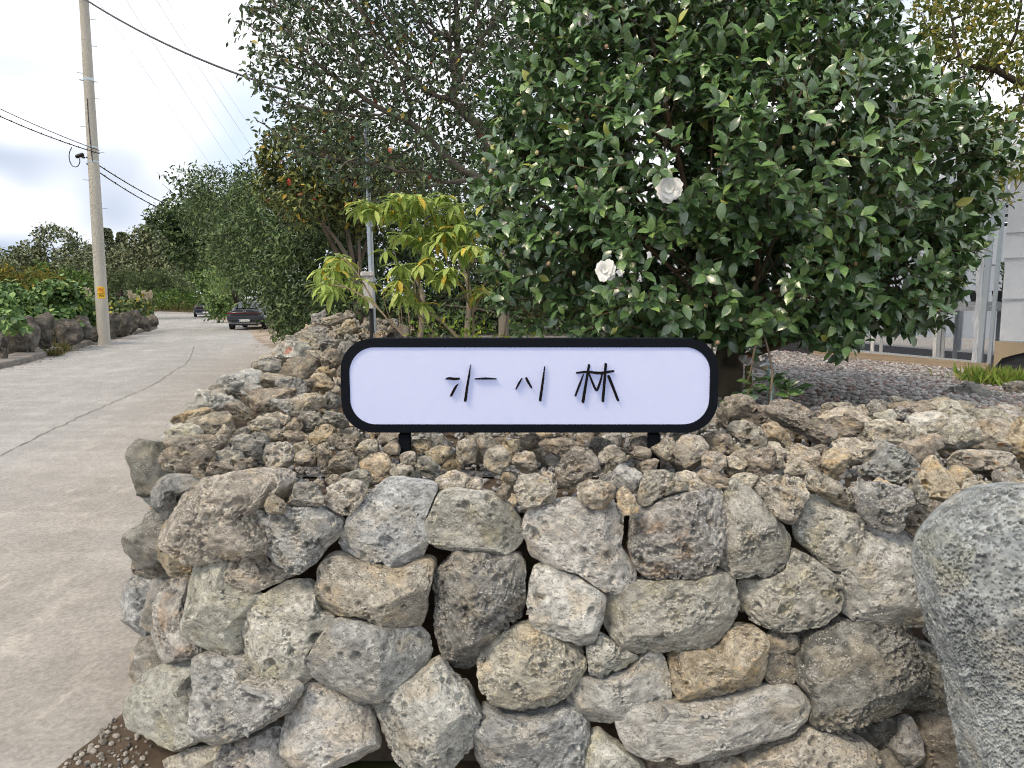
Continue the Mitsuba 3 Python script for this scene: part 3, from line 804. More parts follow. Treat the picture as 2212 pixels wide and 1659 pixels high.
# ------------------------------------------------------------------ rubble heaped on the wall: (grid, centre, width, height, kind)
RUB = []
for cv, rows in ((cB, [(65, 75, 110, 70, 'ochre'), (160, 105, 130, 90, 'ochre'), (290, 100, 115, 120, 'tan'), (390, 70, 110, 130, 'tan'), (445, 150, 130, 150, 'tan'), (520, 80, 90, 125, 'ochre'), (625, 50, 130, 90, 'brown'),
                       (770, 80, 230, 100, 'brown'), (850, 165, 210, 200, 'brown'), (960, 60, 130, 60, 'dark'), (1020, 118, 150, 90, 'tan'), (1160, 60, 130, 90, 'brown'), (1160, 112, 100, 70, 'brown'), (1280, 90, 130, 110, 'tan'), (1415, 95, 160, 140, 'brown'),
                       (1540, 60, 150, 110, 'brown'), (1515, 150, 110, 90, 'tan'), (1640, 155, 120, 80, 'tan'), (105, 165, 130, 115, 'dark'), (235, 215, 165, 120, 'tan'), (15, 150, 80, 100, 'tan'), (350, 245, 90, 70, 'tan'), (600, 160, 160, 100, 'brown'),
                       (1080, 215, 160, 120, 'blue'), (935, 285, 215, 130, 'tan'), (1075, 330, 100, 150, 'ochre'), (635, 295, 220, 165, 'tan'), (1290, 278, 290, 180, 'tan'), (1480, 225, 145, 105, 'brown'), (1635, 215, 130, 70, 'tan'), (480, 265, 70, 80, 'brown'), (700, 215, 80, 70, 'brown'), (1200, 165, 110, 60, 'brown'), (1730, 150, 120, 110, 'brown')]),
                 (cA, [(870, 115, 170, 145, 'tan'), (1000, 85, 115, 65, 'brown'), (1015, 145, 115, 85, 'brown'), (1100, 130, 72, 140, 'brown'), (1195, 60, 160, 90, 'brown'), (1195, 145, 140, 110, 'brown'), (1325, 85, 140, 90, 'tan'), (1370, 165, 155, 130, 'ochre'),
                       (1440, 85, 90, 90, 'brown'), (1490, 180, 115, 105, 'tan'), (1275, 215, 150, 95, 'dark'), (1560, 70, 110, 60, 'ochre'), (920, 210, 95, 45, 'brown'), (945, 255, 85, 65, 'brown'), (880, 330, 120, 85, 'brown'), (1040, 290, 190, 130, 'dark'),
                       (1210, 322, 220, 175, 'tan'), (1165, 215, 95, 55, 'brown'), (420, 140, 270, 160, 'brown'), (640, 140, 150, 95, 'dark'), (640, 170, 130, 70, 'brown'), (735, 95, 170, 150, 'dark'), (560, 60, 150, 80, 'brown'), (520, 180, 80, 50, 'brown'), (700, 160, 90, 60, 'brown'), (1090, 240, 70, 60, 'brown'), (960, 30, 120, 50, 'brown'), (1095, 20, 110, 60, 'ochre'), (870, 20, 120, 60, 'brown')]),
                 (cC, [(520, 425, 255, 230, 'tan'), (745, 390, 240, 130, 'tan'), (975, 460, 300, 235, 'grey'), (1190, 515, 210, 165, 'brown'), (1235, 340, 200, 225, 'ochre'), (1440, 262, 335, 130, 'tan'), (1015, 260, 270, 195, 'grey'), (772, 262, 125, 110, 'ochre'),
                       (560, 285, 120, 100, 'tan'), (600, 228, 165, 115, 'tan'), (845, 208, 180, 105, 'tan'), (1015, 130, 190, 120, 'tan'), (1180, 98, 150, 125, 'pale'), (1160, 185, 125, 135, 'tan'), (605, 75, 330, 150, 'brown'), (810, 85, 220, 135, 'tan'),
                       (497, 137, 145, 110, 'ochre'), (370, 135, 180, 140, 'tan'), (325, 30, 220, 140, 'brown'), (237, 170, 130, 125, 'brown'), (115, 210, 160, 140, 'tan'), (210, 262, 110, 100, 'tan'), (320, 250, 135, 95, 'brown'), (430, 260, 130, 118, 'brown'),
                       (485, 225, 75, 110, 'tan'), (1340, 140, 190, 150, 'lichen'), (1500, 150, 190, 150, 'tan'), (1610, 150, 110, 200, 'ochre'), (65, 340, 160, 110, 'tan'), (175, 325, 145, 95, 'brown'), (320, 330, 135, 75, 'tan'), (1480, 60, 150, 90, 'lichen'),
                       (1340, 30, 150, 90, 'dark'), (1090, 30, 170, 80, 'brown'), (960, 10, 130, 70, 'dark'), (1570, 50, 110, 80, 'tan'), (1350, 350, 120, 90, 'tan'), (700, 200, 90, 45, 'brown'), (830, 340, 60, 40, 'brown'), (1540, 355, 130, 60, 'ochre'), (1100, 370, 60, 110, 'dark'), (700, 260, 90, 60, 'brown'), (60, 130, 110, 70, 'dark')]),
                 (c5, [(1660, 1250, 150, 80, 'tan'), (1870, 1110, 230, 170, 'dark'), (2010, 1120, 130, 110, 'grey'), (2160, 1060, 130, 180, 'dark'), (760, 1120, 300, 130, 'tan'), (1000, 1190, 200, 110, 'tan'), (1250, 1180, 150, 80, 'dark'), (1420, 1160, 200, 80, 'dark'), (1590, 1190, 260, 130, 'tan'), (1740, 1210, 190, 130, 'lichen'), (1280, 1240, 170, 80, 'lichen'), (1390, 1220, 130, 90, 'grey'), (1600, 1100, 100, 60, 'basalt'), (1930, 1230, 170, 90, 'grey'), (2100, 1240, 160, 120, 'grey'), (365, 1200, 320, 180, 'brown'), (1080, 1120, 90, 60, 'dark')]),
                 (c2, [(1360, 1080, 260, 130, 'pale'), (1480, 955, 260, 125, 'blue'), (1690, 850, 210, 95, 'pale'), (1810, 770, 255, 130, 'pale'), (1930, 705, 230, 110, 'tan'), (1990, 640, 120, 80, 'grey'), (2160, 630, 150, 105, 'ochre'), (2060, 575, 170, 70, 'tan'), (2050, 720, 200, 85, 'grey'),
                       (1865, 890, 215, 165, 'brown'), (1700, 940, 165, 85, 'tan'), (1800, 1000, 205, 150, 'grey'), (1900, 990, 115, 110, 'brown'), (2010, 965, 165, 115, 'ochre'), (2060, 830, 155, 140, 'brown'), (2010, 888, 105, 65, 'ochre'), (1650, 1070, 330, 135, 'brown'), (1780, 1110, 200, 110, 'grey'),
                       (1895, 1105, 250, 140, 'tan'), (2050, 1080, 130, 130, 'dark'), (1210, 1190, 240, 110, 'ochre'), (1150, 1265, 220, 110, 'lichen'), (1330, 1225, 280, 140, 'brown'), (1640, 1255, 210, 150, 'tan'), (1560, 1370, 225, 185, 'dark'), (1730, 1400, 215, 165, 'tan'), (1900, 1375, 145, 100, 'brown'),
                       (1910, 1440, 130, 100, 'tan'), (2010, 1430, 105, 180, 'brown'), (2030, 1280, 200, 110, 'ochre'), (2160, 1335, 220, 110, 'brown'), (1220, 1400, 330, 200, 'brown'), (1420, 1420, 185, 125, 'dark'), (1440, 1485, 195, 90, 'brown'), (1400, 1310, 120, 150, 'brown'), (1500, 1290, 140, 110, 'dark'),
                       (1920, 1210, 190, 130, 'dark'), (2090, 1180, 150, 120, 'dark'), (1720, 1180, 160, 90, 'tan'), (1830, 1230, 120, 90, 'brown'), (1990, 560, 110, 90, 'grey'), (2170, 545, 90, 60, 'tan'), (1560, 1000, 160, 70, 'grey'), (1480, 1140, 180, 80, 'brown'), (2180, 900, 130, 120, 'brown'), (2180, 1010, 120, 110, 'tan'), (2170, 760, 130, 100, 'grey'), (1960, 800, 140, 80, 'tan'), (2190, 690, 100, 70, 'grey')])):
    for cx, cy, w, h, pal in rows:
        u, vv = cv(cx, cy)
        u2, v2 = cv(cx + w / 2, cy + h / 2)
        RUB.append((u, vv, (u2 - u), (v2 - vv), pal))


def heap_hit(u, v, lift):
    d = ray(u, v)
    z, y = 1.05, 3.0
    for _ in range(40):
        t = (z - EYE_Z) / d[2] if d[2] < -0.012 else 11.0
        y = np.clip(d[1] * t, 2.28, 11.0)
        z = 0.6 * z + 0.4 * (float(heap_z(d[0] * t, y)) + lift(y))
    return np.array([0, 0, EYE_Z]) + d * (y / d[1])


rng = np.random.default_rng(21)
placed = []
FILL_OUT = [(cC, [(395, 370), (430, 320), (520, 310), (600, 320), (645, 360), (635, 420), (600, 490), (560, 547), (520, 530), (450, 470), (400, 420)], 'tan', 1.2, 2.30),
            (cC, [(620, 350), (650, 290), (700, 303), (800, 370), (840, 430), (859, 470), (830, 489), (760, 440), (690, 405), (630, 380)], 'brown', 0.8, 2.33),
            (cC, [(820, 380), (880, 338), (960, 343), (1080, 368), (1112, 380), (1132, 450), (1090, 510), (1070, 580), (1020, 587), (940, 560), (870, 500), (843, 440)], 'grey', 1.6, 2.31),
            (cC, [(1088, 500), (1140, 440), (1200, 428), (1290, 450), (1260, 490), (1180, 560), (1150, 607), (1090, 560)], 'brown', 0.8, 2.34),
            (cC, [(1150, 310), (1190, 230), (1240, 218), (1270, 280), (1300, 320), (1337, 390), (1310, 447), (1220, 440), (1140, 420), (1133, 360)], 'ochre', 0.5, 2.50),
            (cC, [(1273, 250), (1320, 200), (1450, 198), (1560, 213), (1600, 260), (1607, 320), (1520, 332), (1420, 300), (1310, 300)], 'tan', 0.8, 2.72),
            (cC, [(870, 290), (940, 230), (938, 170), (960, 153), (1060, 200), (1120, 220), (1162, 260), (1150, 290), (1080, 332), (1050, 362), (960, 340), (890, 320)], 'grey', 1.0, 2.62),
            (cC, [(430, 10), (480, -30), (560, -25), (640, 20), (740, 100), (774, 140), (740, 172), (690, 177), (600, 120), (520, 80), (470, 50)], 'brown', 0.7, 3.02),
            (cC, [(263, 100), (290, 68), (350, 63), (420, 100), (457, 150), (440, 197), (380, 215), (340, 180), (310, 150)], 'tan', 0.5, 2.80),
            (cB, [(1145, 320), (1160, 230), (1180, 190), (1260, 185), (1380, 225), (1440, 255), (1420, 290), (1300, 305), (1220, 340), (1160, 385)], 'tan', 1.0, 2.30),
            (cB, [(525, 260), (560, 215), (640, 205), (720, 240), (745, 290), (735, 350), (650, 372), (580, 385), (545, 340)], 'tan', 1.0, 2.30),
            (cB, [(730, 190), (780, 110), (830, 75), (890, 68), (950, 130), (958, 200), (870, 240), (800, 290), (745, 265)], 'brown', 1.2, 2.42),
            (cA, [(1100, 330), (1130, 260), (1200, 230), (1290, 240), (1322, 290), (1270, 370), (1230, 415), (1180, 410), (1110, 370)], 'tan', 0.5, 2.30),
            (cA, [(290, 190), (300, 110), (380, 60), (480, 40), (560, 90), (545, 170), (440, 205), (350, 200)], 'brown', 0.8, 2.52),
            (cA, [(785, 120), (830, 60), (890, 40), (945, 70), (955, 150), (900, 188), (810, 180)], 'tan', 0.5, 2.60)]
FILL_C = []
for i, (cv, out, pal, pits, yy) in enumerate(FILL_OUT):
    px = np.array([cv(*p) for p in out])
    n = unit(np.array([0.15 * math.sin(i * 2.2), -1.0, 0.30]))
    c = at(*px.mean(0), yy)
    P_ = np.array([np.array([0, 0, EYE_Z]) + d * (((c - [0, 0, EYE_Z]) @ n) / (d @ n)) for d in (ray(*q) for q in px)])
    wdt = np.ptp(P_[:, 0]); size = 0.5 * (wdt + np.ptp(P_[:, 2]))
    v, f, col = stone_outline(P_, n, size * 0.40, size * 0.40, 1500 + i, 26, pal, rough=1.2, pits=pits, facets=7, e=2.6)
    put(numbered('stone_wall__fill_stone'), (v, f), 'm_stone', True, col)
    FILL_C.append(px.mean(0))
    placed.append((c[0], c[1] + 0.05, wdt * 0.5))
FILL_C = np.array(FILL_C)
RUB = [r for r in RUB if np.hypot(FILL_C[:, 0] - r[0], FILL_C[:, 1] - r[1]).min() > 16]
for i, (u, v_, hw, hh, pal) in enumerate(RUB):
    c = heap_hit(u, v_, lambda y: 0.35 * hh * y / F)
    s = np.linalg.norm(c - [0, 0, EYE_Z]) / F
    ax, az = hw * s, hh * s * 1.08
    ay = 0.5 * (ax + az) * rng.uniform(0.75, 1.0)
    if c[1] < 2.50:
        c = c * 1.0; c[1] -= 0.06; ay *= 0.8
    sd = 5000 + i
    lev = 5 if max(hw, hh) > 48 else 4 if max(hw, hh) > 20 else 3
    v, f, col = rock_free(c, np.array([ax, ay, az]), sd, lev, pal, rough=1.0 if c[1] < 6 else 0.8, pits=1.0 if pal in ('dark', 'grey') else 0.6, rot=euler(rng.uniform(-.25, .25), rng.uniform(-.3, .3), rng.uniform(-.5, .5)))
    if abs(u - c2(1810, 0)[0]) < 2 and pal == 'pale':                # sprayed red mark on one pale stone
        m = c2(1782, 760); mk = at(m[0], m[1], c[1] - 0.1)
        dd = np.hypot(v[:, 0] - mk[0], v[:, 2] - mk[2]) + 0.03 * (meshkit.noise(v * 40, 4) - 0.5)
        col = np.where((dd < 0.030)[:, None], [[0.50, 0.26, 0.20]], col)
    put(numbered('stone_wall__fill_stone'), (v, f), 'm_stone', True, col)
    placed.append((c[0], c[1], 0.5 * (ax + ay)))

# smaller stones wedged into the gaps
small, nsmall = MB(), 0
cand_n = 5200
cx_, cy_ = rng.uniform(-2.9, 3.2, cand_n), 2.3 + 9.6 * rng.random(cand_n) ** 1.6
ok = inside_heap(cx_, cy_)
fill = []
P = np.array(placed)
for x, y in zip(cx_[ok], cy_[ok]):
    r = rng.uniform(0.032, 0.058) * (1.0 if y < 4 else 1.6)
    if len(P) and (np.hypot(P[:, 0] - x, P[:, 1] - y) < P[:, 2] * 1.0 + r * 0.95).any():
        continue
    P = np.vstack([P, [x, y, r]])
    fill.append((x, y, r))
fill.sort(key=lambda t: t[1])
pals = ['brown', 'tan', 'brown', 'tan', 'ochre', 'dark', 'grey']
budget = 300 - len(RUB) - len(FILL_OUT)
for i, (x, y, r) in enumerate(fill):
    sz = r * rng.uniform(0.8, 1.25, 3)
    v, f, col = rock_free(np.array([x, y, float(heap_z(x, y)) - 0.085 + 0.2 * r]), sz, 9000 + i, 3 if y < 3.3 else 2, pals[rng.integers(7)], rough=1.2 if y < 4 else 0.7, pits=0.2, rot=euler(*rng.uniform(0, 6, 3)))
    if i < budget:
        put(numbered('stone_wall__fill_stone'), (v, f), 'm_stone', True, col)
    else:
        small.add((v, f, col)); nsmall += 1
if nsmall:
    k = 'stone_wall__small_rubble'
    put(k, small.mesh(), 'm_stone', True, small.col())
    labels[k] = {'kind': 'stuff'}
# pale crushed gravel showing between the rubble
NPB = 3600
gx, gy = rng.uniform(-1.2, 1.9, NPB), rng.uniform(2.3, 3.5, NPB)
ok = inside_heap(gx, gy)
gx, gy = gx[ok], gy[ok]
n_ = len(gx)
s = rng.uniform(0.005, 0.013, n_)
bv = pb_v[None] * (s[:, None] * rng.uniform(0.6, 1.4, (n_, 3)))[:, None] + np.c_[gx, gy, heap_z(gx, gy) - 0.088 + 0.02 * rng.random(n_)][:, None]
pc = np.array([0.42, 0.42, 0.42]) * (0.6 + 0.7 * rng.random((n_, 1)))
put('stone_wall__pale_gravel', (bv.reshape(-1, 3), (pb_f[None] + np.arange(n_)[:, None, None] * len(pb_v)).reshape(-1, 3)), 'm_stone', color=np.repeat(pc, len(pb_v), 0))
labels['stone_wall__pale_gravel'] = {'kind': 'stuff', 'label': 'pale crushed gravel between the rubble stones'}

# ------------------------------------------------------------------ the big standing boulder at the right
out = [(1700, 352), (1631, 365), (1500, 376), (1425, 408), (1350, 452), (1285, 525), (1218, 590), (1180, 640), (1170, 720), (1192, 850), (1210, 960), (1250, 1120), (1290, 1250), (1310, 1380), (1332, 1500), (1350, 1659), (1365, 1800), (1500, 1990), (1950, 1990), (2250, 1500), (2150, 900), (1950, 480)]
px = np.array([cC(*p) for p in out])
Pb = np.array([at(u, v, 1.90) for u, v in px])


def finer(v, f):
    """split the faces of the open, upper left part twice: that is where the gas holes are small"""
    for _ in range(2):
        c = v[f].mean(1)
        sel = np.where((c[:, 1] < 1.96) & (c[:, 0] < 1.36) & (c[:, 2] > 0.36))[0]
        v, f = trimesh.remesh.subdivide(v, f, sel)
    return v, f


v, f, col = stone_outline(Pb, unit(np.array([-0.05, -1.0, 0.1])), 0.24, 0.14, 4242, 60, 'grey', rough=0.5, pits=0.0, facets=0, e=4.5, refine=finer, planes=[((-0.04, -1, 0.10), 0.66), ((-0.46, -0.88, 0.02), 0.74), ((-0.20, -0.72, 0.66), 0.80), ((0.45, -0.88, 0.1), 0.80)], coarse=0.018)
n = vnormals(v, f)
rng = np.random.default_rng(3)
front = np.where((v[:, 1] < 1.97) & (v[:, 0] < 1.4))[0]
NB = 8500
cpt = v[rng.choice(front, NB)]
rad = rng.uniform(0.0021, 0.0038, NB) * rng.choice([0.75, 1.0, 1.35, 1.9], NB, p=[0.56, 0.32, 0.10, 0.02])
dist, idx = cKDTree(cpt).query(v, k=3)
hole = np.zeros(len(v))
for j in range(3):
    r = rad[idx[:, j]]
    hole = np.maximum(hole, r * 2.2 * np.sqrt(np.clip(1 - (dist[:, j] / r) ** 2, 0, 1)))
v = v - n * hole[:, None]
rid = np.clip(1 - np.abs(nfbm(v * 5.5 + 4, 7, 3) - 0.5) / 0.03, 0, 1)[:, None] * np.clip((nfbm(v * 60, 3, 2) - 0.45) * 7, 0, 1)[:, None]
col = rock_skin(v, 'blue', 11, 0.16, 0.8) * np.array([0.92, 0.95, 0.965])
col = col + (np.array([0.50, 0.51, 0.50]) - col) * rid * 0.8                                     # pale mineral crusts
mo = np.clip((nfbm(v * 7 + 2, 17, 3) - 0.46) * 7, 0, 1)[:, None] * (np.hypot((v[:, 0] - 0.98) / 0.14, (v[:, 2] - 1.02) / 0.18) < 1 + 0.6 * (nfbm(v * 9, 8, 2) - 0.5))[:, None]
col = col + (np.array([0.30, 0.305, 0.20]) - col) * mo * 0.25                                         # a patch of lichen on the shoulder
k = thing('standing_boulder', 'large grey pitted lava boulder standing upright before the right end of the wall', 'boulder')
put(k, (v, f), 'm_boulder', True, col)
# ------------------------------------------------------------------ the sign
SY = 2.70
k = thing('sign', 'long rounded white sign in black frame with three black handwritten characters on the rubble', 'sign')


def spx(pts):
    q = np.array([at(*c4(*p), SY) for p in pts])
    return q[:, [0, 2]]


def rounded(x0, z0, x1, z1, r):
    return Polygon([(x0 + r, z0 + r), (x1 - r, z0 + r), (x1 - r, z1 - r), (x0 + r, z1 - r)]).buffer(r, quad_segs=16)


(x0, z1), (x1, z0) = spx([(52, 46), (2105, 558)])
outer = rounded(x0, z0, x1, z1, 0.112)
(a0, b1), (a1, b0) = spx([(100, 94), (2062, 514)])
inner = rounded(a0, b0, a1, b1, 0.090)


def slab(poly, y_front, depth):
    m = trimesh.creation.extrude_polygon(poly, depth, engine='earcut')
    v = np.array(m.vertices)
    return np.c_[v[:, 0], y_front + depth - v[:, 2], v[:, 1]], np.array(m.faces)


v, f = slab(outer.difference(inner), SY, 0.075)
part(k, 'frame', slab(outer.difference(inner), SY, 0.075), 'm_black_metal')
part(k, 'back_plate', slab(outer.buffer(-0.004), SY + 0.0755, 0.004), 'm_black_metal')
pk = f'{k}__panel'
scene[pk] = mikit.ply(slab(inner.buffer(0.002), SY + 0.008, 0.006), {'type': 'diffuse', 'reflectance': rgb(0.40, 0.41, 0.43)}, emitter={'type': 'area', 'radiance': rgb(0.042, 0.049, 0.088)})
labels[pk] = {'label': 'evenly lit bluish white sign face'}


def stroke(pts, w):
    p = spline(np.c_[spx(pts), np.zeros(len(pts))], 6)[:, :2]
    r = np.interp(np.linspace(0, 1, len(p)), np.linspace(0, 1, len(w)), w) * (SY / F) * 1.0 / (1.3825 * K_) * 0.5
    return unary_union([MultiPoint([tuple(p[i]), tuple(p[i + 1])]).convex_hull.buffer(0) if 0 else unary_union([Point(p[i]).buffer(r[i], quad_segs=5), Point(p[i + 1]).buffer(r[i + 1], quad_segs=5)]).convex_hull for i in range(len(p) - 1)])


CH = [
    [([(633, 264), (650, 262), (675, 265), (701, 264)], [8, 12, 12, 10]), ([(697, 294), (682, 312), (660, 354)], [4, 14, 13]), ([(764, 189), (756, 250), (746, 310), (736, 381)], [3, 11, 13, 15]), ([(789, 265), (845, 263), (905, 265)], [5, 11, 4])],
    [([(1044, 262), (1026, 292), (1012, 320)], [5, 11, 6]), ([(1068, 262), (1078, 282), (1096, 312)], [12, 14, 8]), ([(1168, 198), (1160, 260), (1152, 320), (1143, 380)], [4, 11, 13, 14])],
    [([(1343, 232), (1400, 227), (1470, 233), (1541, 222)], [9, 11, 14, 9]), ([(1409, 190), (1394, 280), (1376, 388)], [11, 12, 15]), ([(1379, 240), (1358, 295), (1335, 356)], [4, 10, 8]), ([(1409, 236), (1430, 290), (1450, 326), (1470, 280), (1481, 238)], [8, 11, 11, 9, 6]), ([(1500, 185), (1493, 280), (1484, 384)], [12, 12, 13]), ([(1516, 252), (1535, 300), (1566, 380)], [14, 14, 12])],
]
for strokes in CH:
    u = unary_union([stroke(*s) for s in strokes])
    m = MB()
    for g in getattr(u, 'geoms', [u]):
        m.add(slab(g, SY - 0.010, 0.0175))
    part(k, 'character', m.mesh(), 'm_black_letter', label='black brush written character raised from the sign face')
for uu in (875, 1412):
    b = at(uu, 1000, SY + 0.035)
    z1_ = at(uu, 936, SY + 0.035)[2]
    part(k, 'post', bx((b[0], SY + 0.04, (0.80 + z1_) / 2), (0.042, 0.042, z1_ - 0.80), bevel=0.003), 'm_black_metal')

# ------------------------------------------------------------------ boulders along the kerb
KB = [(10, 750, 60, 150), (75, 690, 140, 200), (165, 690, 110, 190), (258, 672, 105, 190), (312, 650, 55, 150), (400, 672, 135, 150), (502, 655, 115, 145), (582, 668, 60, 90), (700, 618, 75, 135), (750, 612, 95, 130), (812, 600, 80, 130), (835, 560, 85, 80), (885, 606, 70, 85), (930, 600, 75, 85), (893, 545, 60, 50),
      (915, 480, 70, 50), (1075, 465, 70, 50), (1165, 470, 60, 35), (985, 478, 60, 40)]
ordn = ['leftmost', 'second', 'third', 'fourth', 'fifth', 'sixth', 'seventh', 'eighth']
KL = ['dark upright boulder cut by the left edge of the picture on the kerb', 'broad dark boulder with a brown flank, second from the left on the kerb', 'tall narrow brown boulder, third from the left on the kerb', 'dark grey upright slab boulder, fourth from the left on the kerb',
      'slim rounded boulder leaning on the fourth one from the left', 'low sloping grey boulder, sixth from the left on the kerb', 'humped boulder second left of the concrete utility pole', 'small grey boulder touching the left side of the concrete utility pole',
      'dark boulder touching the right side of the concrete utility pole', 'lumpy dark boulder second right of the concrete utility pole', 'dark boulder third right of the concrete utility pole', 'dark boulder lying behind the third one right of the pole', 'flat dark boulder second from the bend end of the kerb',
      'rounded dark boulder at the bend end of the kerb', 'small dark boulder with leaves on it behind the kerb end', 'brown boulder at the far side of the road bend, leftmost there', 'upright brown boulder at the far side of the road bend, the middle one', 'pale rounded boulder at the far side of the road bend beside the far car', 'low dark boulder at the far side of the bend between the brown ones']
for i, ((cx, cy, w, h), lab) in enumerate(zip(KB, KL)):
    bu, bv = c2(cx, cy + h / 2)
    u0, v0 = c2(cx, cy)
    hw, hh = (c2(cx + w / 2, 0)[0] - u0), (c2(0, cy + h / 2)[1] - v0)
    z0 = 0.12
    back = i in (11, 14)
    b = on(u0, bv + (6 if back else -3), z0)
    s = np.linalg.norm(b - [0, 0, EYE_Z]) / F
    hx, hz = hw * s * 1.12, hh * s * 1.06
    if back:
        b = b + np.array([-0.6, 1.0, 0]); hz *= 1.3
    c = np.array([b[0], b[1] + hx * 0.5, z0 + hz * 0.93])
    v, f, col = rock_free(c, np.array([hx, max(hx, 0.6 * hz) * 0.75, hz]), 700 + i, 4, 'basalt' if i < 15 else 'brown', rough=0.8, pits=0.0, facets=9, rot=euler(0, 0, 0.5 * math.sin(i * 2.1)), speckle=0.7)
    # rain-worn, vertically fluted skin
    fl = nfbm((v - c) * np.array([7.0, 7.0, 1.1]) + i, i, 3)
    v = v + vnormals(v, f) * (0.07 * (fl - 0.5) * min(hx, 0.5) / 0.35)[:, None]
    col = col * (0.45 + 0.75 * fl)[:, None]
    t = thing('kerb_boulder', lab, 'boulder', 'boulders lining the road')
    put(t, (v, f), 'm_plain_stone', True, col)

# ------------------------------------------------------------------ concrete utility pole
pb = on(218, 737, 0.14)
PX, PY = pb[0], pb[1] + 0.2
k = thing('utility_pole', 'tall tapered concrete utility pole with a yellow plate on the kerb among dark boulders', 'utility pole')
zs = np.linspace(-0.3, 14.5, 30)
rad = np.interp(zs, [-0.3, 14.5], [0.205, 0.125])
part(k, 'shaft', tube(np.c_[np.full(30, PX), np.full(30, PY), zs], rad, 24), 'm_pole', 40)
yaw = math.atan2(-PX, -PY)


def round_pole(z, ang, dr=0.0):
    r = np.interp(z, [-0.3, 14.5], [0.205, 0.125]) + dr
    return np.array([PX + r * math.sin(ang), PY + r * math.cos(ang), z])


toward = math.atan2(-PX, -PY)
RM = on(0, 0, 0)
pz = lambda v: at(205, v, PY)[2]


def curved_plate(zc, hgt, half_ang, dr, a0=0.0):
    n = 7
    an = toward + a0 + np.linspace(-half_ang, half_ang, n)
    v = np.array([round_pole(z, a, dr) for z in (zc - hgt / 2, zc + hgt / 2) for a in an])
    i = np.arange(n - 1)
    return v, np.vstack([np.stack([i, i + 1, i + n], 1), np.stack([i + 1, i + n + 1, i + n], 1)])


zc = pz(632)
pl = part(k, 'warning_plate', curved_plate(zc, 0.40, 0.62, 0.004), 'm_yellow_plate', label='yellow warning plate with red and black print')
red, blk = MB(), MB()
for a, dz, ha, hh in ((-0.22, 0.115, 0.13, 0.03), (-0.22, 0.06, 0.05, 0.07), (-0.27, 0.02, 0.12, 0.03), (0.02, 0.08, 0.08, 0.09), (0.25, 0.10, 0.045, 0.12), (0.33, 0.10, 0.10, 0.025), (0.10, 0.145, 0.06, 0.03)):
    red.add(curved_plate(zc + dz, hh, ha, 0.007, a))
for a, dz, ha, hh in ((0, -0.045, 0.55, 0.02), (0.02, -0.105, 0.035, 0.09), (0.22, -0.085, 0.09, 0.02), (0.15, -0.09, 0.025, 0.04), (0.22, -0.11, 0.09, 0.018), (0.29, -0.115, 0.025, 0.08), (-0.25, -0.115, 0.10, 0.05)):
    blk.add(curved_plate(zc + dz, hh, ha, 0.007, a))
part(pl, 'red_print', red.mesh(), 'm_red_print')
part(pl, 'black_print', blk.mesh(), 'm_black_letter')
# climbing bolts, alternating sides
for i, vv in enumerate((40, 98, 212, 328, 450, 390, 160, 275)):
    sd = -1 if i < 5 else 1
    a = toward + sd * 1.45
    z = pz(vv)
    p0, p1 = round_pole(z, a, -0.02), round_pole(z, a, 0.17)
    part(k, 'climbing_bolt', tube([p0, p1], 0.011, 6), 'm_galvanised')
for vv, hgt in ((172, 0.09), (590, 0.05), (648, 0.05)):
    z = pz(vv if vv < 200 else (vv - 590) * 0.9 + 585 - 0)
    if vv > 200:
        z = pz(c2(0, -0.0)[1] * 0 + {590: 319, 648: 350}[vv])
    part(k, 'steel_band', tube([round_pole(z - hgt / 2, 0, 0) * [0, 0, 1] + [PX, PY, 0], round_pole(z + hgt / 2, 0, 0) * [0, 0, 1] + [PX, PY, 0]], np.interp(z, [-0.3, 14.5], [0.205, 0.125]) + 0.008, 24), 'm_galvanised')
for sd in (-1, 1):
    z = pz(176)
    part(k, 'clamp_bolt', tube([round_pole(z, toward + sd * 1.2, -0.02), round_pole(z, toward + sd * 1.2, 0.13)], 0.02, 6), 'm_galvanised')
# a cable clipped down the shaft
part(k, 'down_lead', tube([round_pole(z, toward + 0.2 + 0.25 * math.sin(z), 0.012) for z in np.linspace(pz(350), pz(215), 14)], 0.014, 5), 'm_cable')


def cable(a, b, sag, r, label, mat='m_cable', n=26, ties=0, name='overhead_cable', group=None):
    t = np.linspace(0, 1, n)
    p = a[None] * (1 - t)[:, None] + b[None] * t[:, None]
    p[:, 2] -= sag * 4 * t * (1 - t)
    kk = thing(name, label, 'cable', group)
    if ties:
        part(kk, 'strand', tube(p, r, 6), mat)
        m = MB()
        for i in range(ties):
            q = p[0] * 0 + np.array([np.interp((i + .5) / ties, t, p[:, j]) for j in range(3)])
            m.add(tube([q + [0, 0, -r * 1.5], q + [0, 0, r * 2.2]], r * 0.8, 5))
        part(kk, 'spacer_tie', m.mesh(), mat)
        labels[numbered.__name__ and f'{kk}__spacer_tie'] = {'kind': 'stuff'}
    else:
        put(kk, tube(p, r, 6), mat)


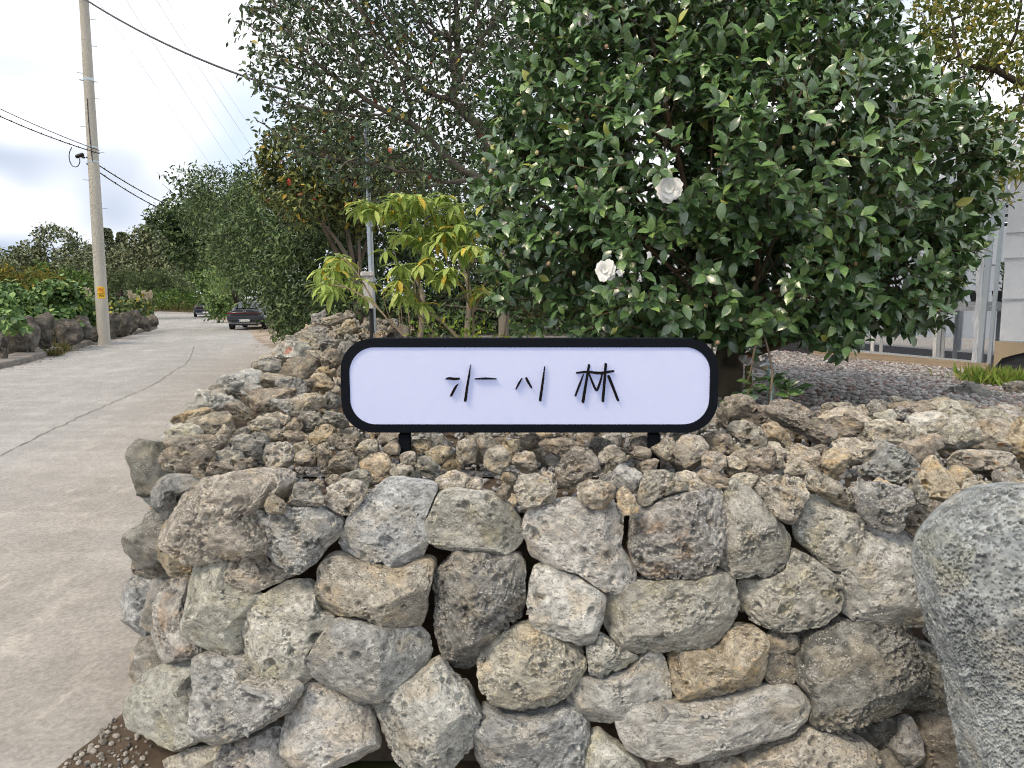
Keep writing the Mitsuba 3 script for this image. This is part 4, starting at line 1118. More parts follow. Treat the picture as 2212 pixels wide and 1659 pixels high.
top = round_pole(pz(-4), toward + 0.6, 0.03)
cable(top, at(760, 235, 17), 0.35, 0.028, 'thick brown cable running from the pole top down into the trees')
cl_ = round_pole(pz(331), toward - 1.4, 0.03)
cable(at(-260, 118, 20), cl_, 0.22, 0.016, 'cable bundle coming in from the upper left edge to the pole clamp', ties=20)
cable(at(-260, 110, 20) + [0, 0, 0.12], cl_ + [0, 0, 0.10], 0.16, 0.012, 'thin wire just above the cable bundle left of the pole')
cr = round_pole(pz(341), toward + 1.4, 0.03)
cr2 = round_pole(pz(355), toward + 1.4, 0.03)
cable(cr, at(470, 470, 62), 0.55, 0.022, 'upper of two cable bundles leaving the pole to the right', ties=24)
cable(cr2, at(470, 474, 62), 0.75, 0.022, 'lower of two cable bundles leaving the pole to the right', ties=24)
# splice case and its loop
sp = at(172, 336, PY - 0.15)
t = thing('splice_case', 'small black cable splice case hanging left of the pole', 'cable fitting')
q = trimesh.creation.capsule(0.17, 0.065)
v = np.array(q.vertices) @ euler(0, 1.25, 0).T + sp
part(t, 'case', (v, np.array(q.faces)), 'm_black_plastic', True)
part(t, 'lug', bx(sp + [0.12, 0, -0.06], (0.10, 0.07, 0.06), bevel=0.01), 'm_black_plastic')
lp = np.array([at(*p, PY - 0.2) for p in ((155, 318), (150, 330), (150, 345), (156, 358), (166, 360), (172, 352), (172, 342))])
part(t, 'cable_loop', tube(spline(lp, 5), 0.015, 6), 'm_cable')
# far transmission lines
FL = [((150, -90), (520, 445), 'leftmost thin wire slanting down the sky towards the round dark tree'), ((215, -90), (560, 440), 'second thin wire from the left slanting down the white sky'), ((262, -70), (580, 420), 'third thin wire from the left slanting down the white sky'),
      ((300, -60), (600, 400), 'fourth thin wire slanting down the sky towards the sparse tree'), ((322, -60), (618, 385), 'rightmost thin wire slanting down the sky towards the sparse tree')]
for i, (a, b, lab) in enumerate(FL):
    A, B = at(*a, 60 + 6 * (i % 3)), at(*b, 150 + 10 * (i % 3))
    cable(A, B, 0.4, 0.011 + 0.004 * (i in (1, 3)), lab, 'm_cable', 12, name='transmission_line', group='transmission lines in the sky')

# ------------------------------------------------------------------ parked cars seen from behind


def loft(rings):
    n = len(rings[0])
    v = np.vstack(rings)
    f = []
    for a in range(len(rings) - 1):
        for b in range(n):
            p, q = a * n + b, a * n + (b + 1) % n
            f += [[p, p + n, q + n], [p, q + n, q]]
    c0, c1 = len(v), len(v) + 1
    v = np.vstack([v, rings[0].mean(0), rings[-1].mean(0)])
    for b in range(n):
        f.append([c0, b, (b + 1) % n])
        f.append([c1, (len(rings) - 1) * n + (b + 1) % n, (len(rings) - 1) * n + b])
    return v, np.array(f)


def ring(y, w, zb, zt, e=3.2, top=1.0, n=36):
    a = np.linspace(0, 2 * np.pi, n, endpoint=False)
    c, s = np.cos(a), np.sin(a)
    k = (np.abs(c) ** e + np.abs(s) ** e) ** (-1 / e)
    x, z = c * k, s * k
    wz = 1 + (top - 1) * np.clip(z, 0, 1)
    return np.c_[x * w * wz, np.full(n, y), (zb + zt) / 2 + z * (zt - zb) / 2]


def car(label, pos, yaw, paint, bright_bumper):
    k = thing('parked_car', label, 'car')
    R = np.array([[math.cos(yaw), -math.sin(yaw), 0], [math.sin(yaw), math.cos(yaw), 0], [0, 0, 1]])
    mv = lambda m: (np.asarray(m[0]) @ R.T + pos, m[1])
    P = lambda name, m, mat, sm=False, **lab: part(k, name, mv(m), mat, sm, **lab)
    body = [ring(0.0, 0.78, 0.40, 0.78), ring(0.06, 0.86, 0.30, 0.95), ring(0.25, 0.91, 0.24, 1.02, top=0.93), ring(0.7, 0.93, 0.22, 1.03, top=0.92), ring(1.5, 0.935, 0.20, 0.98, top=0.94), ring(3.2, 0.935, 0.20, 0.95, top=0.94), ring(4.0, 0.92, 0.22, 0.86, top=0.93), ring(4.5, 0.86, 0.26, 0.74), ring(4.72, 0.70, 0.34, 0.62)]
    P('body', loft(body), paint, 50)
    cab = [ring(0.30, 0.66, 0.90, 1.00, 3.0), ring(0.62, 0.72, 0.86, 1.14, 3.0, 0.86), ring(1.05, 0.76, 0.86, 1.32, 3.0, 0.80), ring(1.6, 0.79, 0.86, 1.43, 3.0, 0.76), ring(2.2, 0.79, 0.86, 1.45, 3.0, 0.75), ring(2.9, 0.77, 0.86, 1.38, 3.0, 0.76), ring(3.6, 0.72, 0.84, 1.02, 3.0, 0.85)]
    P('roof', loft(cab), paint, 50)

    def quad(pts, n=8):
        a, b, c, d = (np.array(p, float) for p in pts)
        s, t = np.meshgrid(np.linspace(0, 1, n), np.linspace(0, 1, n), indexing='ij')
        v = (a * (1 - s[..., None]) * (1 - t[..., None]) + b * s[..., None] * (1 - t[..., None]) + c * s[..., None] * t[..., None] + d * (1 - s[..., None]) * t[..., None])
        v[..., 1] -= 0.05 * (4 * s * (1 - s)) * 1.0
        v[..., 2] += 0.025 * (4 * s * (1 - s))
        i, j = np.meshgrid(np.arange(n - 1), np.arange(n - 1), indexing='ij')
        q = i * n + j
        return v.reshape(-1, 3), np.concatenate([np.stack([q, q + n, q + n + 1], -1).reshape(-1, 3), np.stack([q, q + n + 1, q + 1], -1).reshape(-1, 3)])
    P('rear_window', quad([(-0.58, 0.36, 1.06), (0.58, 0.36, 1.06), (0.50, 1.12, 1.385), (-0.50, 1.12, 1.385)]), 'm_car_glass', True)
    for sx in (-1, 1):
        x = sx
        P('side_window', (np.array([(x * 0.775, 1.0, 1.02), (x * 0.80, 3.1, 1.02), (x * 0.665, 2.75, 1.36), (x * 0.645, 1.35, 1.36)]), np.array([[0, 1, 2], [0, 2, 3]])), 'm_car_glass')
        P('tail_light', bx((x * 0.72, 0.055, 0.815), (0.20, 0.08, 0.05), bevel=0.012), 'm_tail_red')
        for yy in (0.85, 3.75):
            w = P('wheel', tube([(x * 0.70, yy, 0.33), (x * 0.90, yy, 0.33)], [0.33, 0.33], 24), 'm_tyre')
            part(w, 'rim', mv(tube([(x * 0.895, yy, 0.33), (x * 0.912, yy, 0.33)], [0.22, 0.21], 20)), 'm_rim')
    P('light_strip', bx((0, -0.008, 0.83), (1.30, 0.03, 0.022)), 'm_tail_red')
    P('tailgate_panel', bx((0, -0.012, 0.755), (1.34, 0.03, 0.085), bevel=0.01), 'm_black_plastic')
    P('bumper', bx((0, -0.02, 0.56), (1.62, 0.10, 0.20), bevel=0.035), paint)
    P('bumper_trim', bx((0, -0.045, 0.335), (1.50, 0.08, 0.05), bevel=0.015), 'm_rim' if not bright_bumper else 'm_chrome')
    P('rear_diffuser', bx((0, 0.02, 0.26), (1.30, 0.10, 0.10), bevel=0.02), 'm_black_plastic')
    pl = P('number_plate', bx((0.0, -0.082, 0.47 if not bright_bumper else 0.40), (0.52, 0.012, 0.115)), 'm_plate_white')
    zp = 0.47 if not bright_bumper else 0.40
    part(pl, 'blue_band', mv(bx((-0.235, -0.090, zp), (0.045, 0.003, 0.10))), 'm_plate_blue')
    if not bright_bumper:
        tm = meshkit.text_mesh('272 9355', 0.07, 0.003)
        v = np.array(tm.vertices); v = np.c_[v[:, 0] - v[:, 0].mean(), -v[:, 2] - 0.0895, v[:, 1] + zp - 0.035]
        v[:, 0] = v[:, 0] * 0.38 / np.ptp(v[:, 0]) + 0.02
        lk = part(pl, 'lettering', mv((v, np.array(tm.faces))), 'm_black_letter', kind='stuff')
    em = MB()
    for a, b in (((-0.055, 0.905), (-0.035, 0.965)), ((0.035, 0.895), (0.055, 0.955)), ((-0.04, 0.925), (0.045, 0.937))):
        em.add(tube([(a[0], 0.005 + 0.1 * (a[1] - 0.9), a[1]), (b[0], 0.005 + 0.1 * (b[1] - 0.9), b[1])], 0.010, 5))
    P('emblem', em.mesh(), 'm_chrome')
    return k


c = on(527, 713, 0.0)
car('dark grey sedan parked under the trees with its white number plate facing the camera', np.array([c[0] + 0.05, c[1], 0.012]), 0.12, 'm_car_grey', False)
c = on(438, 685.5, 0.0)
car('dark blue far car half hidden by bushes at the road bend', np.array([c[0] + 0.25, c[1], 0.012]), 0.38, 'm_car_dark', True)

# ------------------------------------------------------------------ meter box, its steel pole, the tap
mb = at(796, 690, 8.6)
k = thing('steel_pole', 'slim galvanised steel pole beside the beige meter box behind the shrub', 'pole')
a, b, m_ = at(808, 700, 8.6), at(793, 330, 8.6), at(798, 480, 8.6)
part(k, 'lower_tube', tube([a - [0, 0, 0.4], m_], 0.033, 12), 'm_galvanised', 40)
part(k, 'upper_tube', tube([m_ - [0, 0, 0.03], b, b + (b - m_) * 0.8], 0.024, 12), 'm_galvanised', 40)
part(k, 'joint_collar', tube([m_ - [0, 0, 0.05], m_ + [0, 0, 0.03]], 0.042, 12), 'm_galvanised', 40)
lo = on(806, 690, 0.9)
part(k, 'strap', tube([at(804, 604, 8.6) - [0, 0, 0.02], at(804, 604, 8.6) + [0, 0, 0.02]], 0.040, 12), 'm_galvanised')
k = thing('meter_box', 'tall narrow beige electric meter box mounted beside the steel pole', 'meter box')
(xa, _, za), (xb, _, zb) = at(787, 595, 8.5), at(806, 667, 8.5)
part(k, 'case', bx(((xa + xb) / 2, 8.50, (za + zb) / 2), (xb - xa, 0.14, za - zb), 0.25, bevel=0.008), 'm_box_paint')
part(k, 'lid', bx(((xa + xb) / 2 - 0.01, 8.49, za + 0.015), (xb - xa + 0.05, 0.18, 0.05), 0.25, bevel=0.008), 'm_box_paint')
part(k, 'door_edge', bx(((xa + xb) / 2 - 0.02, 8.425, (za + zb) / 2), ((xb - xa) * 0.72, 0.012, (za - zb) * 0.95), 0.25), 'm_box_paint')
part(k, 'conduit', tube([((xa + xb) / 2 + 0.02, 8.5, zb), ((xa + xb) / 2 + 0.03, 8.5, zb - 0.35)], 0.025, 8), 'm_black_plastic')

k = thing('water_tap', 'chrome garden tap on a wrapped pipe beside the tree trunk', 'tap')
TY = 4.62
c6 = lambda x, y: ((2860 + x / 6.913) / K_, (1360 + y / 6.913) / K_)
tp = lambda x, y, dy=0.0: at(*c6(x, y), TY + dy)
part(k, 'standpipe', tube([tp(605, 1700), tp(600, 1000), tp(600, 560)], 0.021, 10), 'm_pipe_moss')
part(k, 'pipe', tube([tp(400, 335, 0.06), tp(600, 420), tp(780, 490), tp(900, 545, -0.03)], [0.020, 0.026, 0.024, 0.024], 10), 'm_pipe_wrap')
for a in ((490, 365), (620, 445), (780, 495)):
    part(k, 'tape_ring', tube([tp(a[0] - 18, a[1] - 8), tp(a[0] + 18, a[1] + 8)], 0.0275, 10), 'm_white_paint')
part(k, 'valve_lever', tube(spline([tp(500, 300, 0.02), tp(560, 275, 0.0), tp(640, 340), tp(760, 345), tp(860, 360), tp(885, 430)], 3), 0.0075, 6), 'm_orange')
part(k, 'tap_body', tube(spline([tp(890, 580, -0.03), tp(980, 520, -0.03), tp(1080, 500, -0.03), tp(1190, 520, -0.03), tp(1265, 560, -0.03), tp(1265, 640, -0.03)], 4), [0.024] * 8 + [0.019] * 8 + [0.014] * 5, 10), 'm_tap_chrome', 40)
part(k, 'tap_neck', tube([tp(1100, 510, -0.03), tp(1100, 440, -0.03), tp(1100, 380, -0.03), tp(1110, 330, -0.03)], [0.020, 0.015, 0.013, 0.008], 10), 'm_tap_chrome', 40)
hm = MB()
for a in (0.2, 1.77):
    c = tp(1112, 298, -0.03); d = np.array([math.cos(a), math.sin(a), 0]) * 0.032
    hm.add(tube([c - d, c - d * 0.3, c + d * 0.3, c + d], [0.009, 0.006, 0.006, 0.009], 8))
part(k, 'handle', hm.mesh(), 'm_tap_chrome', 40)
part(k, 'outlet_nut', tube([tp(1040, 560, -0.05), tp(1040, 660, -0.05)], [0.026, 0.022], 8), 'm_brass')
k = thing('hose', 'pale green hose with a white stripe hanging from the garden tap', 'hose')
hp = spline([tp(1050, 640, -0.05), tp(1150, 650, -0.05), tp(1190, 800, -0.05), tp(1210, 1000, -0.05), tp(1200, 1300, -0.05), tp(1170, 1700, -0.05)], 5)
part(k, 'tube', tube(hp, 0.019, 10), 'm_hose', 40)
part(k, 'stripe', tube(hp + [0.0, -0.0165, 0], 0.0042, 6), 'm_hose_stripe')
# ------------------------------------------------------------------ foliage tools
LEAF_LO = (np.array([(0, 0, 0), (0.5, 0.5, 0.05), (1, 0, -0.10), (0.5, -0.5, 0.05)]), np.array([[0, 1, 2], [0, 2, 3]]))
LEAF_MID = (np.array([(0, 0, 0), (0.33, 0.46, 0.06), (0.70, 0.36, 0.02), (1, 0, -0.14), (0.70, -0.36, 0.02), (0.33, -0.46, 0.06), (0.33, 0, 0), (0.70, 0, -0.04)]),
            np.array([[0, 6, 1], [0, 5, 6], [6, 7, 2], [6, 2, 1], [6, 5, 4], [6, 4, 7], [7, 3, 2], [7, 4, 3]]))
LEAF_HI = (np.array([(0, 0, 0), (0.18, 0.33, 0.05), (0.18, 0, 0.015), (0.18, -0.33, 0.05), (0.45, 0.5, 0.07), (0.45, 0, 0.02), (0.45, -0.5, 0.07), (0.75, 0.34, 0.01), (0.75, 0, -0.03), (0.75, -0.34, 0.01), (0.91, 0.10, -0.08), (0.91, -0.10, -0.08), (1.02, 0, -0.13)]),
           np.array([[0, 2, 1], [0, 3, 2], [1, 2, 5], [1, 5, 4], [2, 3, 6], [2, 6, 5], [4, 5, 8], [4, 8, 7], [5, 6, 9], [5, 9, 8], [7, 8, 10], [8, 9, 11], [8, 11, 12], [8, 12, 10]]))
LEAF_PETAL = (np.array([(0, 0, 0), (0.25, 0.28, 0.06), (0.25, 0, 0.0), (0.25, -0.28, 0.06), (0.6, 0.48, 0.12), (0.6, 0, 0.04), (0.6, -0.48, 0.12), (0.9, 0.38, 0.05), (0.92, 0, 0.0), (0.9, -0.38, 0.05), (1.04, 0.16, -0.06), (0.98, 0, -0.04), (1.03, -0.2, -0.08)]),
              np.array([[0, 2, 1], [0, 3, 2], [1, 2, 5], [1, 5, 4], [2, 3, 6], [2, 6, 5], [4, 5, 8], [4, 8, 7], [5, 6, 9], [5, 9, 8], [7, 8, 11], [7, 11, 10], [8, 9, 12], [8, 12, 11]]))
LEAF_LONG = (np.array([(0, 0, 0), (0.22, 0.34, 0.03), (0.22, 0, 0.0), (0.22, -0.34, 0.03), (0.58, 0.5, 0.0), (0.58, 0, -0.05), (0.58, -0.5, 0.0), (0.85, 0.3, -0.12), (0.85, 0, -0.16), (0.85, -0.3, -0.12), (1.0, 0, -0.27)]),
             np.array([[0, 2, 1], [0, 3, 2], [1, 2, 5], [1, 5, 4], [2, 3, 6], [2, 6, 5], [4, 5, 8], [4, 8, 7], [5, 6, 9], [5, 9, 8], [7, 8, 10], [8, 9, 10]]))


def leaf_arrays(pos, d, n, L, W, tmpl):
    d = unit(d)
    n = unit(n - d * (n * d).sum(-1, keepdims=True))
    s = np.cross(n, d)
    t, f = tmpl
    L, W = np.asarray(L, float).reshape(-1, 1, 1), np.asarray(W, float).reshape(-1, 1, 1)
    v = pos[:, None] + L * (t[None, :, :1] * d[:, None] + t[None, :, 2:] * n[:, None]) + W * t[None, :, 1:2] * s[:, None]
    return v, f


def leaf_mesh(pos, d, n, L, W, tmpl, col):
    v, f = leaf_arrays(pos, d, n, L, W, tmpl)
    N, m = v.shape[:2]
    return v.reshape(-1, 3), (f[None] + np.arange(N)[:, None, None] * m).reshape(-1, 3), np.repeat(col, m, 0)


def pick_cols(rng, n, palette, weights, jitter=0.25):
    p = np.array(palette)[rng.choice(len(palette), n, p=np.array(weights) / np.sum(weights))]
    return p * (1 + jitter * (rng.random((n, 1)) * 2 - 1))


def rdirs(rng, n):
    return unit(rng.normal(size=(n, 3)))


def lumps_px(rows, k=1.0):
    """(u, v, radius on the survey grid, distance) -> centre and radius in metres"""
    return [(at(u, v, y), r * y / F * k) for u, v, r, y in rows]


def shell_points(rng, lumps, per_m2, inner=0.25, squash=0.9):
    """points and outward directions on and inside a union of lumps"""
    P, N = [], []
    for c, r in lumps:
        n = max(int(per_m2 * 4 * np.pi * r * r), 4)
        d = rdirs(rng, n)
        rad = r * (1 - inner * rng.random(n) ** 2) * (0.82 + 0.36 * nfbm(d * 2.2 + c, 5, 2))
        P.append(c + d * rad[:, None] * [1, 1, squash]); N.append(d)
    P, N = np.vstack(P), np.vstack(N)
    keep = np.ones(len(P), bool)
    for c, r in lumps:
        keep &= np.linalg.norm((P - c) / [1, 1, squash], axis=1) > 0.62 * r
    return P[keep], N[keep]


def crown(rng, lumps, per_m2, size, palette, weights, tmpl=LEAF_LO, aspect=0.5, droop=0.2, holes=0.0, inner=0.4, up=0.6, squash=0.9):
    P, N = shell_points(rng, lumps, per_m2, inner, squash)
    if holes > 0:
        P_, = (P,)
        h = nfbm(P / (size * 9) + 3.1, 41, 2)
        keep = h > holes
        P, N = P[keep], N[keep]
    P = P + rng.normal(0, size * 0.7, P.shape)
    n = len(P)
    d = unit(N * 0.6 + rdirs(rng, n) * 0.8 + [0, 0, -droop])
    nr = unit(N * 0.5 + np.array([0, 0, up]) + rdirs(rng, n) * 0.55)
    L = size * rng.uniform(0.65, 1.3, n)
    return leaf_mesh(P - d * L[:, None] * 0.5, d, nr, L, L * aspect, tmpl, pick_cols(rng, n, palette, weights))


def limb_mesh(rng, base, lumps, r0, sides=5, wobble=0.08, frac=0.85):
    """a trunk from base that forks to every lump"""
    m = MB()
    base = np.asarray(base, float)
    cs = np.array([c for c, r in lumps])
    mid = base + (cs.mean(0) - base) * np.array([0.35, 0.35, 0.45])
    p = spline([base - [0, 0, 0.2], base + (mid - base) * 0.5 + rng.normal(0, wobble, 3) * [1, 1, 0], mid], 5)
    m.add(tube(p, np.linspace(r0 * 1.15, r0 * 0.75, len(p)), sides + 2))
    for c, r in lumps:
        e = base + (c - base) * 1.0
        st = mid - (mid - base) * rng.uniform(0, 0.5)
        L = np.linalg.norm(e - st)
        q = spline([st, st + (e - st) * 0.45 + rng.normal(0, wobble, 3) * L * 0.5 + [0, 0, 0.06 * L], e], 5)
        m.add(tube(q, np.linspace(r0 * 0.5, r0 * 0.10, len(q)), sides))
        for _ in range(3):
            d = rdirs(rng, 1)[0]
            a = q[int(rng.integers(len(q) // 2, len(q)))]
            b = c + d * r * frac
            m.add(tube(spline([a, (a + b) / 2 + rng.normal(0, 0.05, 3) * r, b], 4), np.linspace(r0 * 0.16, r0 * 0.04, 9), 4))
    return m


BARK = np.array([0.13, 0.105, 0.08])


def bark_cols(v, a=(0.16, 0.135, 0.105), b=(0.30, 0.26, 0.20), seed=0, sc=12):
    t = nfbm(v * sc, seed, 3)[:, None]
    return np.array(a) + (np.array(b) - np.array(a)) * np.clip((t - 0.35) * 3.3, 0, 1)


def put_leaves(k, name, m, mat, **lab):
    kk = numbered(f'{k}__{name}')
    put(kk, m[:2], mat, False, m[2])
    labels[kk] = {'kind': 'stuff', **lab}


def tree(name, label, cat, rows, size, palette, weights, per_m2, base=None, r0=0.12, seed=1, mat='m_foliage', tmpl=LEAF_LO, group=None, bark=((0.10, 0.085, 0.065), (0.22, 0.19, 0.15)), **kw):
    rng = np.random.default_rng(seed)
    lumps = lumps_px(rows)
    k = thing(name, label, cat, group)
    if base is not None:
        m = limb_mesh(rng, base, lumps, r0)
        v, f = m.mesh()
        part(k, 'trunk', (v, f), 'm_matte', False, bark_cols(v, *bark, seed=seed, sc=6))
    put_leaves(k, 'crown', crown(rng, lumps, per_m2 * 2.6, size * 1.15, palette, weights, tmpl, **kw), mat)
    return k


def colonise(rng, attr, nodes, parent, step, reach, kill, iters, bias=(0, 0, 0)):
    """space colonisation: grows twigs from the given nodes towards the attractor points"""
    nodes, parent = [np.asarray(n, float) for n in nodes], list(parent)
    attr = np.asarray(attr)
    for _ in range(iters):
        if not len(attr):
            break
        tr = cKDTree(np.array(nodes))
        dist, idx = tr.query(attr)
        ok = dist < reach
        if not ok.any():
            break
        dirs = np.zeros((len(nodes), 3))
        np.add.at(dirs, idx[ok], unit(attr[ok] - np.array(nodes)[idx[ok]]))
        grow = np.unique(idx[ok])
        new = []
        for g in grow:
            d = unit(dirs[g] + rng.normal(0, 0.12, 3) * np.linalg.norm(dirs[g]) + np.asarray(bias) * np.linalg.norm(dirs[g]))
            q = nodes[g] + d * step
            new.append((q, g))
        n0 = len(nodes)
        for q, g in new:
            if tr.query(q)[0] > step * 0.35:
                nodes.append(q); parent.append(g)
        if len(nodes) == n0:
            break
        dist, _ = cKDTree(np.array(nodes)).query(attr)
        attr = attr[dist > kill]
    return np.array(nodes), np.array(parent)


def skeleton_mesh(nodes, parent, tip_r, expo=0.45, rmax=1.0, root_r=None):
    n = len(nodes)
    load = np.zeros(n)
    kids = np.bincount(parent[parent >= 0], minlength=n)
    load[kids == 0] = 1
    order = np.argsort(-np.arange(n))
    for i in order:
        if parent[i] >= 0:
            load[parent[i]] += load[i]
    r = np.minimum(tip_r * np.maximum(load, 1) ** expo, rmax)
    m = MB()
    for i in range(n):
        if parent[i] >= 0:
            p = parent[i]
            rp = min(r[p], r[i] * 1.6)
            m.add(tube(np.array([nodes[p], nodes[i]]), [rp, r[i]], 6 if r[i] > tip_r * 4 else 4, caps=False))
    return m, r, kids


# ------------------------------------------------------------------ the camellia behind the sign
CAM = [(1250, 200, 190, 4.8), (1200, 420, 165, 4.7), (1175, 590, 120, 4.8), (1400, 120, 230, 4.7), (1450, 350, 240, 4.45), (1400, 560, 190, 4.5), (1650, 100, 240, 4.8), (1700, 330, 265, 4.4), (1680, 560, 190, 4.45),
       (1830, 200, 140, 5.0), (1940, 380, 195, 4.8), (1910, 570, 150, 4.7), (1770, 640, 105, 4.45), (1560, 630, 115, 4.6), (1330, 650, 80, 4.6), (1150, 670, 60, 4.8), (2030, 355, 85, 5.0), (2010, 520, 95, 4.9), (1990, 650, 75, 4.7),
       (1500, -150, 290, 5.0), (1660, -140, 220, 5.1), (1270, -60, 150, 5.0), (1800, 690, 70, 4.4), (1812, 758, 30, 4.25), (1480, 690, 60, 4.6), (1240, 690, 50, 4.7), (1970, 560, 80, 4.7)]
rng = np.random.default_rng(404)
CL = lumps_px(CAM)
back = [(c + np.array([0.0, 0.85, 0.05]), r * 0.95) for c, r in CL[:14]]
k = thing('camellia_tree', 'large rounded camellia with dark glossy leaves and white flowers behind the sign', 'tree')
ctr = np.array([1.42, 5.2, 2.7])
SP_, SN = shell_points(rng, CL, 80, 0.30, 0.95)
BP, BN = shell_points(rng, back, 30, 0.4, 0.95)
P0, N0 = np.vstack([SP_, BP]), np.vstack([SN, BN])
hole = nfbm(P0 * 2.3 + 9, 71, 2)
sel = (hole > 0.36) | (rng.random(len(P0)) < 0.35)
P0, N0 = P0[sel], N0[sel]
out_ = unit(unit(P0 - ctr) * 0.6 + N0 * 0.8)
tw = unit(out_ * 0.75 + np.array([0, 0, 0.30]) + rdirs(rng, len(P0)) * 0.5)
tw[:, 2] = np.where(P0[:, 2] < 1.55, np.minimum(tw[:, 2], 0.1), tw[:, 2])
tl = rng.uniform(0.10, 0.24, len(P0))
CAM_PAL = [(0.052, 0.104, 0.040), (0.080, 0.152, 0.052), (0.116, 0.205, 0.064), (0.17, 0.27, 0.075), (0.38, 0.40, 0.09)]
lp, ld, ln, ls = [], [], [], []
twigs = MB()
for i in range(len(P0)):
    a0 = P0[i] - tw[i] * tl[i] * 0.7
    tip = P0[i] + tw[i] * tl[i] * 0.3
    if a0[1] < 5.2:
        twigs.add(tube([a0, tip], [0.0032, 0.0016], 3, caps=False), (0.16, 0.115, 0.07))
    nl = rng.integers(6, 10)
    s1 = unit(np.cross(tw[i], [0.1, 0.2, 1])); s2 = np.cross(tw[i], s1)
    t = np.linspace(0.15, 1.0, nl)
    az = rng.uniform(0, 6.28) + np.arange(nl) * 2.4
    side = np.cos(az)[:, None] * s1 + np.sin(az)[:, None] * s2
    lp.append(a0 + (tip - a0) * t[:, None]); ld.append(unit(tw[i] * (0.35 + 0.5 * t[:, None]) + side * 0.85 + [0, 0, 0.02]))
    ln.append(unit(np.array([0, 0, 0.75]) + out_[i] * 0.55 + tw[i] * 0.25 + rdirs(rng, nl) * 0.35))
    ls.append(0.085 * rng.uniform(0.72, 1.2, nl))
lp, ld, ln, ls = np.vstack(lp), np.vstack(ld), np.vstack(ln), np.concatenate(ls)
lc = pick_cols(rng, len(lp), CAM_PAL, [0.30, 0.38, 0.24, 0.06, 0.008])
# nearest leaves become parts of their own
cen = lp + ld * ls[:, None] * 0.5
rel = cen - [0, 0, EYE_Z]
ang = np.stack([rel[:, 0] / rel[:, 1], (rel[:, 2] + rel[:, 1] * SP) / rel[:, 1]], 1)
inside = (np.abs(ang[:, 0]) < 0.66) & (ang[:, 1] < 0.49) & (ang[:, 1] > -0.1)
cell = np.floor(ang[:, 0] / 0.030).astype(int) * 1000 + np.floor(ang[:, 1] / 0.030).astype(int)
order = np.argsort(rel[:, 1])
seen, near = set(), []
for i in order:
    if inside[i] and cell[i] not in seen and abs((unit(np.cross(ld[i], np.cross(ln[i], ld[i])))[1])) > 0.25:
        seen.add(cell[i]); near.append(i)
near = near[:300]
v, f = leaf_arrays(lp[near], ld[near], ln[near], ls[near] * 1.04, ls[near] * 0.56, LEAF_HI)
for j, i in enumerate(near):
    put(numbered(k + '__leaf'), (v[j], f), 'm_gloss_leaf', True, lc[i])
rest = np.setdiff1d(np.arange(len(lp)), near)
m = leaf_mesh(lp[rest], ld[rest], ln[rest], ls[rest], ls[rest] * 0.54, LEAF_HI, lc[rest])
kk = k + '__foliage'
put(kk, m[:2], 'm_gloss_leaf', True, m[2]); labels[kk] = {'kind': 'stuff'}
kk = k + '__twigs'
scene.pop(kk, None)
put(k + '__twig_mass', twigs.mesh(), 'm_matte', False, twigs.col()); labels[k + '__twig_mass'] = {'kind': 'stuff'}
# trunk and limbs
tm = MB()
tb, t1 = at(1566, 905, 4.95), at(1580, 745, 5.0)
trunk = spline([tb, at(1570, 820, 4.95), t1, at(1600, 640, 5.0)], 6)
m = tube(trunk, np.linspace(0.115, 0.075, len(trunk)), 12)
part(k, 'trunk', m, 'm_matte', True, bark_cols(m[0], (0.055, 0.048, 0.036), (0.15, 0.125, 0.09), 3, 16))
for e, r in CL[:19]:
    st = trunk[int(rng.integers(len(trunk) // 2, len(trunk)))]
    q = spline([st, st + (e - st) * 0.45 + rng.normal(0, 0.10, 3), e + rng.normal(0, 0.1, 3)], 5)
    tm.add(tube(q, np.linspace(0.032, 0.007, len(q)), 6))
    for _ in range(4):
        b = e + rdirs(rng, 1)[0] * r * 0.9
        a = q[int(rng.integers(4, len(q)))]
        tm.add(tube(spline([a, (a + b) / 2 + rng.normal(0, 0.05, 3), b], 4), np.linspace(0.009, 0.003, 9), 4))
# limbs the photograph shows low in the crown
for path, r in (([(1590, 690), (1640, 650), (1690, 640), (1740, 640)], 0.020), ([(1590, 690), (1560, 650), (1520, 610), (1470, 560)], 0.022), ([(1610, 660), (1680, 628), (1740, 640), (1790, 660)], 0.017), ([(1600, 720), (1480, 690), (1330, 640), (1230, 560)], 0.020), ([(1620, 720), (1760, 705), (1880, 660)], 0.012), ([(1585, 740), (1700, 735), (1850, 715)], 0.022),
                ([(1600, 400), (1590, 250), (1600, 60)], 0.022), ([(1500, 560), (1420, 480), (1370, 400)], 0.014)):
    q = spline([at(*p, 4.75 - 0.08 * j) for j, p in enumerate(path)], 5)
    tm.add(tube(q, np.linspace(r, r * 0.4, len(q)), 7))
v, f = tm.mesh()
part(k, 'branches', (v, f), 'm_matte', True, bark_cols(v, (0.10, 0.075, 0.05), (0.21, 0.165, 0.115), 9, 16), kind='stuff')


